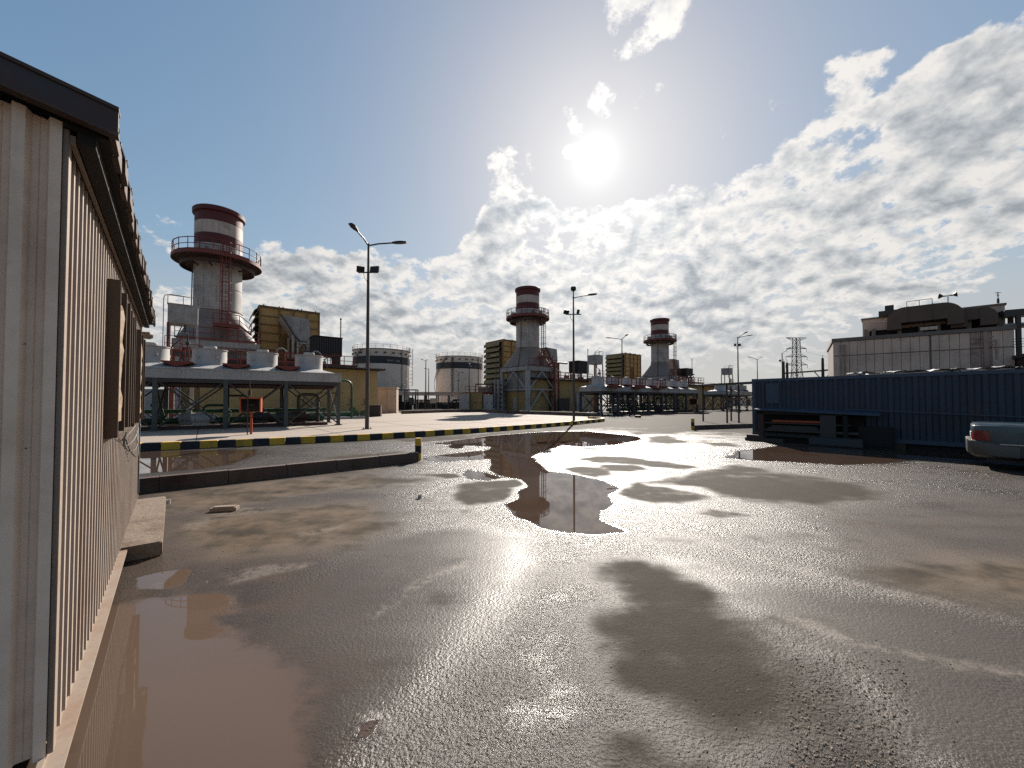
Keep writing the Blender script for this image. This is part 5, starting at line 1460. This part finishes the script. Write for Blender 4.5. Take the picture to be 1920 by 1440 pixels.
mb.box(x0,x1,-.95,-.78,.30,.315); mb.box(x0,x1,-.95,-.78,.02,.035); mb.box(x0,x1,-.87,-.86,.035,.30); mb.box(x0,x1,-.957,-.952,.05,.29)
on_rack('steel_beam', 'grey steel beam section lying before the storage rack', 'steel beam', mb, M['blue_steel'])
mb = MB(); mb.bar((3.0,-.16,1.31),(7.5,-.06,1.12),.04,.03); on_rack('steel_rod', 'long thin rod leaning along the container side', 'rod', mb, M['container_rail'])
mb = MB(); mb.box(3.35,4.25,-.32,-.04,0.0,.72); mb.box(3.4,4.2,-.34,-.32,.05,.66); on_rack('scrap_panel', 'dark brown panel standing right of the storage rack', 'panel', mb, M['inside_dark'])
# crumpled white sheeting on the container roof
rr = random.Random(9); mb = MB()
nxs, nys = 70, 8; vs_ = []
for j in range(nys+1):
    for i in range(nxs+1):
        x_ = 3.0 + 6.6*i/nxs; y_ = .12 + 1.2*j/nys
        z_ = CH + .015 + .05*abs(math.sin(x_*3.1+j*.35)) + .045*abs(math.sin(x_*7.3+y_*4)) + rr.uniform(0,.03)
        vs_.append((x_, y_+.03*math.sin(i), z_))
mb.add(vs_, [(j*(nxs+1)+i, j*(nxs+1)+i+1, (j+1)*(nxs+1)+i+1, (j+1)*(nxs+1)+i) for j in range(nys) for i in range(nxs) if rr.random() > .04])
on_rack('roof_sheeting', 'crumpled white sheeting lying on top of the blue container', 'sheeting', mb, M['white_paint'])

# canopy left of the container
p = G(1386, 793); t = thing('steel_canopy', 'thin dark canopy roof on posts beside the blue container', 'canopy', p, math.atan2(0.25, 1))
mb = MB(); mb.prism([(-2.0,2.76),(2.0,2.90),(2.0,3.10),(-2.0,2.86)], -.4, 2.6); mb.build('roof', M['dark_steel'], t)
for x_, y_ in ((-1.05,0),(-.02,0),(1.6,0),(-1.05,2.4),(1.6,2.4)):
    mb = MB(); mb.bar((x_,y_,0),(x_,y_,2.78),.085); mb.build('post', M['dark_steel'], t)

# ------------------------------------------------------------------ parked saloon at the right edge
q0 = G(1822, 880)
CAR = thing('parked_car', 'silver blue saloon car, only its boot and rear lamp in view at the right edge', 'car', P(1812, 860, 9.9)*Vector((1,1,0)), R(-49))
# x runs from the rear bumper to the nose, -y is the side seen from the camera
HW = .89
def loft(mb, st, m=0):
    """st: list of (x, [(y,z)...]) half sections from bottom centre to top centre"""
    rows = []
    for x_, half in st:
        full = [(x_, y_, z_) for y_, z_ in half] + [(x_, -y_, z_) for y_, z_ in reversed(half)]
        rows.append(full)
    n = len(rows[0]); vs = [v for r_ in rows for v in r_]
    fs = [(k*n+i, (k+1)*n+i, (k+1)*n+(i+1)%n, k*n+(i+1)%n) for k in range(len(rows)-1) for i in range(n)]
    fs += [tuple(range(n)), tuple(range(len(vs)-1, len(vs)-n-1, -1))]
    mb.add(vs, fs, m)
def sec(zb, zt, w_, crown=.03):
    return [(0.0,zb),(w_*.8,zb),(w_*.97,zb+.08),(w_,zb+.32),(w_*.995,(zb+.3+zt)/2),(w_*.985,zt-.10),(w_*.972,zt-.022),(w_*.93,zt),(w_*.5,zt+crown*.8),(0.0,zt+crown)]
st = [(.09,sec(.50,.99,.74,.02)),(.13,sec(.42,1.02,.80,.02)),(.25,sec(.28,1.03,.85,.02)),(.6,sec(.24,1.03,.88,.02)),(1.1,sec(.22,1.02,HW,.02)),(1.7,sec(.22,.99,HW,.02)),(2.6,sec(.22,.96,HW,.02)),
      (3.4,sec(.22,.95,HW,.03)),(3.9,sec(.22,.91,.88,.05)),(4.5,sec(.26,.80,.84,.06)),(4.75,sec(.34,.70,.76,.04)),(4.84,sec(.42,.62,.68,.02))]
mb = MB(); loft(mb, st); mb.build('body', M['car_paint'], CAR, smooth=38)
mb = MB()                                                  # cabin
gh = [(.90,1.0,.80,1.02),(1.55,1.36,.64,1.0),(1.85,1.43,.60,1.0),(2.7,1.44,.60,1.0),(3.05,1.36,.62,.98),(3.75,.98,.76,.96)]
vs = []
for x_, zt, wt, zb in gh: vs += [(x_,-wt,zt),(x_,wt,zt),(x_,.80,zb-.03),(x_,-.80,zb-.03)]
fs = [(3,2,1,0),(20,21,22,23)]
for k in range(5):
    for i in range(4): fs.append((4*k+i, 4*k+4+i, 4*k+4+(i+1)%4, 4*k+(i+1)%4))
mb.add(vs, fs); mb.build('cabin_roof', M['car_paint'], CAR, smooth=30, bevel=.02)
for s in (-1, 1):
    mb = MB()
    def sp(x_, f, k):  # point on cabin side
        for i in range(5):
            a, b_ = gh[i], gh[i+1]
            if a[0] <= x_ <= b_[0]:
                t_ = (x_-a[0])/(b_[0]-a[0]); zt = a[1]+(b_[1]-a[1])*t_; wt = a[2]+(b_[2]-a[2])*t_; zb = .99
                return (x_, s*((.80+(wt-.80)*f)+.012), zb+(zt-zb)*f)
    mb.add([sp(1.48,.12,0),sp(2.25,.10,0),sp(2.25,.86,0),sp(1.75,.86,0)], [(0,1,2,3)]); mb.add([sp(2.33,.10,0),sp(3.45,.12,0),sp(2.98,.86,0),sp(2.33,.86,0)], [(0,1,2,3)])
    mb.build('side_window', M['glass'], CAR)
mb = MB(); mb.add([(.97,-.70,1.06),(.97,.70,1.06),(1.53,.58,1.365),(1.53,-.58,1.365)], [(0,1,2,3)]); mb.build('rear_window', M['glass'], CAR)
mb = MB(); mb.add([(3.72,-.70,1.03),(3.72,.70,1.03),(3.09,.58,1.375),(3.09,-.58,1.375)], [(0,1,2,3)]); mb.build('windscreen', M['glass'], CAR)
mb = MB()                                                  # wrap-round rear bumper
bs = [(.0,sec(.38,.655,.70,.0)),(.03,sec(.33,.67,.80,.0)),(.12,sec(.27,.67,.875,.0)),(.5,sec(.23,.60,.905,.0)),(.78,sec(.22,.58,.90,.0))]
loft(mb, bs); mb.build('rear_bumper', M['car_lower'], CAR, smooth=40)
mb = MB(); loft(mb, [(4.2,sec(.24,.56,.88,0)),(4.7,sec(.26,.56,.82,0)),(4.92,sec(.34,.54,.66,0))]); mb.build('front_bumper', M['car_lower'], CAR, smooth=40)
for s in (-1, 1):
    mb = MB()
    lp = [(.085,.665),(.37,.665),(.35,.78),(.30,.90),(.17,.91),(.105,.80)]
    def yy(x_): return s*(float(np.interp(x_, [.05,.09,.13,.25,.6], [.70,.745,.805,.858,.885])) + .006)
    NX = 9; vs = []
    for i in range(NX):
        f = i/(NX-1)
        for z_, xa, xb in ((.665,.085,.37),(.75,.088,.362),(.83,.10,.345),(.90,.115,.315)):
            x_ = xa + (xb-xa)*f; vs.append((x_, yy(x_)+s*(.004+.008*math.sin(math.pi*f)), z_))
    base_ = len(vs); vs += [(v_[0], s*.6, v_[2]) for v_ in vs]
    fs = [(i*4+k, (i+1)*4+k, (i+1)*4+k+1, i*4+k+1) for i in range(NX-1) for k in range(3)]
    fs += [(i*4, (i+1)*4, base_+(i+1)*4, base_+i*4) for i in range(NX-1)] + [(i*4+3, (i+1)*4+3, base_+(i+1)*4+3, base_+i*4+3) for i in range(NX-1)]
    fs += [(k, k+1, base_+k+1, base_+k) for k in range(3)] + [((NX-1)*4+k, (NX-1)*4+k+1, base_+(NX-1)*4+k+1, base_+(NX-1)*4+k) for k in range(3)]
    mb.add(vs, fs); mb.build('tail_lamp', M['tail_red'], CAR, smooth=40)
    mb = MB(); mb.box(.5,4.4,s*.905-.012,s*.905+.012,.585,.605); mb.build('trim_strip', M['chrome'], CAR)
    mb = MB(); mb.path([(.12,s*.80,1.035),(.3,s*.83,1.045),(.95,s*.845,1.04),(1.25,s*.835,1.05)], .012, 6); mb.build('edge_trim', M['chrome'], CAR)
    mb = MB(); mb.tube((.85,s*.872,.80),(.85,s*.884,.80),.085,n=24); mb.build('fuel_flap', M['car_paint'], CAR, smooth=40)
    for x_ in (1.18, 3.92):
        mb = MB(); y0, y1 = s*.905, s*.70
        prof = [(.20,-.0),(.29,-.01),(.315,-.04),(.315,-.165),(.29,-.2),(.2,-.205)]
        # tyre as a lathe round the axle
        vs = []; n = 32; Lp = len(prof)
        for i in range(n):
            q = 2*math.pi*i/n
            for r_, w_ in prof: vs.append((x_+r_*math.cos(q), y0+s*w_, .315+r_*math.sin(q)))
        fs = [(i*Lp+k, ((i+1)%n)*Lp+k, ((i+1)%n)*Lp+k+1, i*Lp+k+1) for i in range(n) for k in range(Lp-1)]
        mb.add(vs, fs); wo = mb.build('wheel', M['tyre'], CAR, smooth=40)
        mb = MB(); mb.tube((x_,y0-s*.03,.315),(x_,y0-s*.06,.315),.205,n=24); mb.tube((x_,y0-s*.015,.315),(x_,y0-s*.03,.315),.07,n=12); mb.build('rim', M['chrome'], wo, smooth=40)
mb = MB(); mb.box(.075,.092,-.26,.26,.72,.83); mb.build('number_plate', M['white_paint'], CAR)
mb = MB(); mb.box(.0935,.099,-.74,.74,.665,.675); mb.box(.30,.95,-.80,-.795,1.047,1.0475); mb.build('boot_gap', M['black'], CAR)
mb = MB(); mb.box(.3,4.5,-.7,.7,.16,.24); mb.build('underbody', M['black'], CAR)

# ------------------------------------------------------------------ large panelled building on the right
D0 = 55.0
bA = P(1563, 700, D0); zT = P(1563, 637, D0).z
rx, sy = ray(1901, 612); dE = (zT-EYE)/sy
bE = Vector((rx*dE, dE, 0)); bA.z = 0
dB = bE-bA; BL = dB.length; angB = math.atan2(dB.y, dB.x)
BG = thing('panelled_building', 'long building of pale precast panels behind the blue container', 'building', bA, angB)
npan = 19; pw = BL/npan
mb = MB(); mb.box(0,BL,0.05,14,0,zT); mb.build('core_wall', M['panel_dark'], BG)
zj = zT*.77
for i in range(npan):
    for z0, z1 in ((.0, zj), (zj, zT-.35)):
        mb = MB(); mb.box(i*pw+.022,(i+1)*pw-.022,-.06,.05,z0+.06,z1-.05); mb.build('wall_panel', M['stain'] if i in (15,16) else M['panel'], BG)
mb = MB(); mb.box(-.15,BL+.15,-.2,14.2,zT-.35,zT+.12); mb.build('coping', M['panel_dark'], BG)
mb = MB()
for k in range(3): mb.bar((BL-3.4,-.10,zj+1.2-k*.55),(BL-1.6,-.10,zj+1.35-k*.5),.08,.16)
mb.bar((BL-2.2,-.12,zj-2.2),(BL-2.2,-.12,zj+2.0),.4,.1); mb.bar((BL-1.4,-.10,zj-1.4),(BL-1.4,-.10,zj+1.0),.12); mb.build('wall_pipework', M['stain'], BG)
for x_ in (.8, 1.25):
    mb = MB(); mb.tube((x_,-.2,0),(x_,-.2,zT-.8),.09,n=8); mb.build('downpipe', M['stain'], BG, smooth=40)
mb = MB(); mb.tube((BL*.585,-.12,0),(BL*.585,-.12,zT-.4),.05,n=6); mb.build('conduit', M['dark_steel'], BG)
# upper plant house set back on the roof
D1 = 61.0
uA = P(1617.5, 640, D1); zU = P(1617.5, 597, D1).z; zU0 = zT - .1
rx, sy = ray(1885, 567); dE = (zU-EYE)/sy; uE = Vector((rx*dE, dE, 0)); uA.z = 0
dU = uE-uA; UL = dU.length; angU = math.atan2(dU.y, dU.x)
UP = thing('roof_plant_house', 'upper plant house with big curved brown ducts on the panelled building', 'plant house', Vector((uA.x,uA.y,zU0)), angU)
hU = zU-zU0
mb = MB(); mb.box(0,UL,0.4,9,0,hU-.25); mb.build('wall', M['panel'], UP)
mb = MB(); mb.box(-.15,UL+.15,.25,9.2,hU-.25,hU); mb.build('coping', M['panel_dark'], UP)
mb = MB(); mb.box(.8,UL-.8,-.1,.4,.1,hU*.52); mb.build('dark_recess', M['inside_dark'], UP)
for i, x_ in enumerate((.2, 1.0, 3.6, 5.6, 7.2, 9.8, 12.2)):
    mb = MB(); mb.box(x_*UL/13,x_*UL/13+.45,-.9,-.2,0,hU*.56); mb.build('pier', M['panel_dark'], UP)
def big_duct(x0, x1, zt, zb, y0=-2.6, y1=.2):
    """horizontal duct with rounded elbows turning down at both ends"""
    rr_ = (zt-zb)*.85; pr = []
    for k in range(9):
        q = math.pi - math.pi/2*k/8; pr.append((x0+rr_+rr_*math.cos(q), zt-rr_+rr_*math.sin(q)))
    for k in range(9):
        q = math.pi/2 - math.pi/2*k/8; pr.append((x1-rr_+rr_*math.cos(q), zt-rr_+rr_*math.sin(q)))
    pr += [(x1, zb-.9), (x1-1.5, zb-.9), (x1-1.5, zb), (x0+1.5, zb), (x0+1.5, zb-.9), (x0, zb-.9)]
    mb = MB(); mb.prism(pr, y0, y1); o = mb.build('curved_duct', M['duct_brown'], UP, smooth=35)
    mb = MB(); 
    for f in (.3, .62): mb.box(x0+(x1-x0)*f-.05, x0+(x1-x0)*f+.05, y0-.06, y1, zb, zt+.05)
    mb.build('duct_flange', M['duct_brown'], o)
u = UL/267.0
big_duct((1670-1617)*u, (1812-1617)*u, hU+.55, hU-1.7)
big_duct((1790-1617)*u, (1868-1617)*u, hU-.55, hU-2.1, -1.8, .2)
mb = MB(); mb.box(1.9,4.6,-.3,2.6,hU,hU+.75); mb.box(2.6,3.6,.2,1.8,hU+.75,hU+1.6); mb.build('roof_unit', M['dark_steel'], UP)
mb = MB(); mb.bar((.5,-1.6,hU*.78),(3.0,-1.6,hU*.72),.6,.12); mb.build('ledge', M['panel'], UP)
for x_ in (.44*UL, .5*UL):
    mb = MB(); mb.box(x_,x_+.8,-2.9,-2.7,hU*.30,hU*.40); mb.build('light_panel', M['panel'], UP)
mb = MB(); rail(mb, [(5.0,.8,hU),(7.6,.8,hU)], 1.9, .035, 1.3, mid=False, toe=False); mb.build('railing', M['dark_steel'], UP)
# horn loudspeakers on the duct
hz = zU0 + hU + .55
xh = (1787-1617)*u
ph = uA + Vector((math.cos(angU)*xh, math.sin(angU)*xh, 0)) + Vector((math.sin(angU), -math.cos(angU), 0))*1.2
t = thing('horn_loudspeaker', 'pair of horn loudspeakers on a mast over the curved ducts', 'loudspeaker', Vector((ph.x, ph.y, hz-.05)), angU)
mb = MB(); mb.tube((0,0,0),(0,0,1.3),.05,n=8); mb.build('mast', M['black'], t)
for s in (-1,1):
    mb = MB(); a = Vector((s*.1,0,1.15)); mb.tube(a, a+Vector((s*.35,0,.02)), .07,.10,n=14); mb.tube(a+Vector((s*.35,0,.02)), a+Vector((s*.72,-.1,.06)), .10,.38,n=18,caps=False); mb.build('horn', M['black'], t, smooth=40)
px_ = uA + Vector((math.cos(angU)*(UL-.6), math.sin(angU)*(UL-.6), zU)); mb = MB(); mb.tube((0,0,0),(0,0,1.5),.05,n=8); mb.tube((0,0,.0),(0,0,.6),.12,n=8); mb.bar((-.4,0,1.4),(.4,0,1.45),.06); mb.bar((-.2,0,1.1),(.2,0,1.1),.06)
tag(mb.build('roof_antenna', M['black'], loc=px_), 'small antenna mast on the right corner of the upper plant house', 'antenna')
# pipe bridge leaving to the right
p = P(1884, 600, 50.0); t = thing('pipe_bridge', 'dark elevated pipe bridge leaving the picture at the right edge', 'pipe bridge', Vector((p.x, p.y, 0)), angB+R(6))
zb_ = P(1890, 592, 50.0).z
mb = MB(); mb.box(0,14,0,2.0,zb_-.1,zb_+.75); mb.box(0,14,-.1,2.1,zb_-1.5,zb_-1.3); mb.build('bridge_deck', M['dark_steel'], t)
for x_ in (1.2, 8.0, 13.0):
    for y_ in (.2, 1.8):
        mb = MB(); mb.bar((x_,y_,0),(x_,y_,zb_),.4); mb.build('pier', M['dark_steel'], t)
mb = MB()
for k in range(4): mb.tube((0,.3+k*.45,zb_-1.15),(14,.3+k*.45,zb_-1.15),.15,n=8)
mb.build('pipe_run', M['grey_metal'], t, smooth=40)
p = P(1935, 690, 42); zb_ = P(1903, 661, 42).z
t = thing('rusty_outbuilding', 'dark rusty outbuilding at the right edge behind the container', 'building', Vector((p.x, p.y, 0)), angB)
mb = MB(); mb.box(0,9,0,6,0,zb_-.4); mb.build('wall', M['brown_box'], t)
mb = MB(); mb.prism([(-.3,zb_-.4),(9.3,zb_-.4),(9.3,zb_+.2),(-.3,zb_)], -.5, 6.3); mb.build('roof', M['dark_steel'], t)
mb = MB()
for k in range(4): mb.path([P(1898,636+k*5,44), P(1930,634+k*5,43.5), P(2050,626+k*6,42)], .03, 5)
tag(mb.build('overhead_cable', M['black']), 'four black overhead cables at the right edge beside the panelled building', 'cable')

# ------------------------------------------------------------------ pylon, gantry, far structures
p = P(1495, 760, 300)*Vector((1,1,0)); PY = thing('lattice_pylon', 'tall lattice power pylon with four cross-arms on the horizon', 'pylon', p, R(4))
mb = MB(); Hp = 51.0
def wz(z): return 5.2 if z <= 0 else (5.2 + (2.3-5.2)*min(1, z/24) if z < 24 else 2.3 + (1.6-2.3)*(z-24)/27)
zs = [0, 7, 13, 18, 22, 26, 29.5, 33, 36.5, 40, 43.5, 47, 51]
for i in range(len(zs)-1):
    a, b_ = wz(zs[i]), wz(zs[i+1])
    ca = [(sx*a, sy_*a, zs[i]) for sx, sy_ in ((-1,-1),(1,-1),(1,1),(-1,1))]; cb = [(sx*b_, sy_*b_, zs[i+1]) for sx, sy_ in ((-1,-1),(1,-1),(1,1),(-1,1))]
    for k in range(4):
        mb.bar(ca[k], cb[k], .42 if i < 5 else .36); mb.bar(ca[k], cb[(k+1)%4], .2); mb.bar(ca[(k+1)%4], cb[k], .2); mb.bar(cb[k], cb[(k+1)%4], .18)
mb.build('tower_body', M['pylon'], PY)
for z, Lr in ((51, 8.6), (42.5, 8.4), (36.2, 8.8), (29.8, 9.0)):
    mb = MB(); top_ = (z == 51); w_ = wz(z)
    for s in (-1, 1):
        tip = (s*Lr, 0, z + (.2 if top_ else 0))
        if top_:
            for y_ in (-1,1): mb.bar((s*w_,y_*w_,z),tip,.25); mb.bar((s*w_,y_*w_,z-2.2),tip,.25)
            mb.bar((s*4,0,z),(s*3.0,0,z-1.6),.15); mb.bar((s*6,0,z+.1),(s*4.6,0,z-1.0),.15)
        else:
            for y_ in (-1,1): mb.bar((s*w_,y_*w_,z),tip,.3); mb.bar((s*w_,y_*w_,z+2.0),tip,.22)
            mb.bar(tip,(tip[0],0,z-2.4),.18)
    mb.build('cross_arm', M['pylon'], PY)
def wire(label, pts, r=.05):
    mb = MB(); mb.path(pts, r, 5); tag(mb.build('power_line', M['pylon']), label, 'power line', 'lines from the pylon')
for k, z in enumerate((42.5-2.4, 36.2-2.4, 29.8-2.4)):
    a = p + Vector((8.6, .6, z)); b_ = p + Vector((95, -30, z-16+k*1.5)); pts = []
    for i in range(13):
        f = i/12; q_ = a.lerp(b_, f); q_.z -= 9*math.sin(math.pi*f)*.6; pts.append(q_)
    wire(('upper','middle','lower')[k] + ' power line sagging right from the pylon', pts)
# substation gantry
g0 = P(1470.5, 760, 100)*Vector((1,1,0)); g1 = P(1544, 760, 92)*Vector((1,1,0)); g2 = P(1563.5, 760, 90)*Vector((1,1,0))
t = thing('substation_gantry', 'brown steel gantry of tapered posts and a beam below the pylon', 'gantry', g0, 0)
for q_, h_ in ((g0, 11.8), (g0+Vector((.9,0,0)), 11.6), (g1, 11.9), (g2, 9.6)):
    o = q_-g0; mb = MB(); mb.tube(o, o+Vector((0,0,h_)), .42, .26, n=10); mb.tube(o+Vector((0,0,h_)), o+Vector((0,0,h_+.8)), .05, n=5); mb.build('post', M['brown_box'], t, smooth=40)
mb = MB(); mb.bar(Vector((0,0,8.8)), g1-g0+Vector((0,0,8.9)), .3,.35); mb.bar(g1-g0+Vector((0,0,8.9)), g2-g0+Vector((0,0,9.0)), .3,.35)
mb.bar(Vector((1.0,0,6.6)),Vector((2.6,0,8.7)),.15); mb.bar(g1-g0+Vector((-2.2,0,8.8)),g1-g0+Vector((0,0,6.4)),.15); mb.bar(g1-g0+Vector((2.0,0,8.8)),g1-g0+Vector((0,0,6.4)),.15); mb.build('beam', M['brown_box'], t)
# scattered far plant seen between things
def far_block(label, px0, px1, ptop, dpt, mt, dd=6, name='far_building', cat='building', rot=0):
    a = P(px0, 760, dpt); b_ = P(px1, 760, dpt); H = P(px0, ptop, dpt).z
    t = thing(name, label, cat, Vector((a.x, dpt, 0)), rot)
    W_ = b_.x-a.x
    mb = MB(); mb.box(0,W_,0,dd,0,H-.25); mb.build('wall', M[mt], t)
    mb = MB(); mb.box(-.2,W_+.2,-.2,dd+.2,H-.25,H); mb.build('roof', M['panel_dark'], t)
    k = max(1, int(W_/4))
    for i in range(k):
        mb = MB(); mb.box(W_*(i+.3)/k, W_*(i+.3)/k+1.0, -.06, 0, .1, 2.1); mb.build('door', M['dark_steel'], t)
far_block('distant low building beyond the pipe rack between the storage tanks', 765, 905, 749, 165, 'panel', 10)
far_block('distant low dark building beyond the far fan cooler', 1325, 1440, 745, 130, 'panel', 10)
far_block('distant low shed on the left horizon beyond the cooler legs', 250, 330, 741, 90, 'panel', 8)
far_block('distant long shed behind the blue container', 1450, 1600, 740, 150, 'panel', 12)
# low wall of dark scrub on the horizon, right
rr = random.Random(21)
def bush(label, p, w_, h_):
    t = thing('scrub_bush', label, 'bush', p, 0, 'scrub bushes beyond the gantry')
    mb = MB()
    for i in range(260):
        q = rr.uniform(0, 6.28); rad = rr.random()**.5*w_/2; z = h_*(rr.random()**.7)*(1-(rad/(w_/2))**2*.6)
        c_ = Vector((rad*math.cos(q), rad*math.sin(q), z)); s = rr.uniform(.12,.3)
        d1 = Vector((rr.uniform(-1,1), rr.uniform(-1,1), rr.uniform(-1,1)))*s; d2 = Vector((rr.uniform(-1,1), rr.uniform(-1,1), rr.uniform(-1,1)))*s
        mb.add([c_-d1, c_+d2, c_+d1, c_-d2], [(0,1,2,3)])
    mb.build('foliage', M['leaf'], t)
    mb = MB()
    for i in range(4): mb.tube((0,0,0),(rr.uniform(-1,1)*w_*.2, rr.uniform(-1,1)*w_*.2, h_*.6), .12,.04,n=6)
    mb.build('stem', M['wood_dark'], t)
for px, w_, h_, lab in ((1521, 6.0, 8.6, 'left bush'), (1531, 5.0, 9.6, 'taller middle bush'), (1539, 5.5, 8.9, 'right bush'), (1477, 4.0, 8.9, 'small lone bush by the gantry foot')):
    bush(lab + ' of dark scrub seen over the blue container', P(px, 760, 112)*Vector((1,1,0)), w_, h_)

# ------------------------------------------------------------------ loose chippings on the yard
rr = random.Random(33); mb = MB()
def stone(x, y, r):
    vs = []
    for q, zz, k in ((0,0,1),(1.2,0,1),(2.4,0,1),(3.6,0,1),(4.9,0,1),(0.5,.6,.7),(2.2,.75,.6),(4.0,.6,.7)):
        k *= rr.uniform(.7,1.15); vs.append((x+r*k*math.cos(q), y+r*k*math.sin(q), .001+zz*r*rr.uniform(.7,1.2)))
    mb.add(vs, [(0,1,5),(1,2,6),(1,6,5),(2,3,6),(3,7,6),(3,4,7),(4,0,5),(4,5,7),(5,6,7)])
def scatter(px0, px1, py0, py1, n, r0, r1):
    for i in range(n):
        g_ = G(rr.uniform(px0, px1), py0 + (py1-py0)*rr.random()); stone(g_.x, g_.y, rr.uniform(r0, r1))
scatter(1480, 1700, 1235, 1440, 420, .003, .010)
scatter(1300, 1800, 1180, 1440, 160, .002, .007)
scatter(660, 720, 1340, 1390, 60, .002, .005)
scatter(760, 1900, 900, 1440, 260, .002, .006)
scatter(270, 520, 900, 1100, 120, .003, .009)
for i in range(160):
    f = rr.random()
    q_ = G(265, 917).lerp(G(785, 868), f); stone(q_.x+rr.uniform(-.1,.1), q_.y-rr.uniform(0,.18), rr.uniform(.004,.016))
tag(mb.build('stone_chippings', M['rock']), kind='stuff', label='loose stone chippings scattered over the yard', cat='gravel')
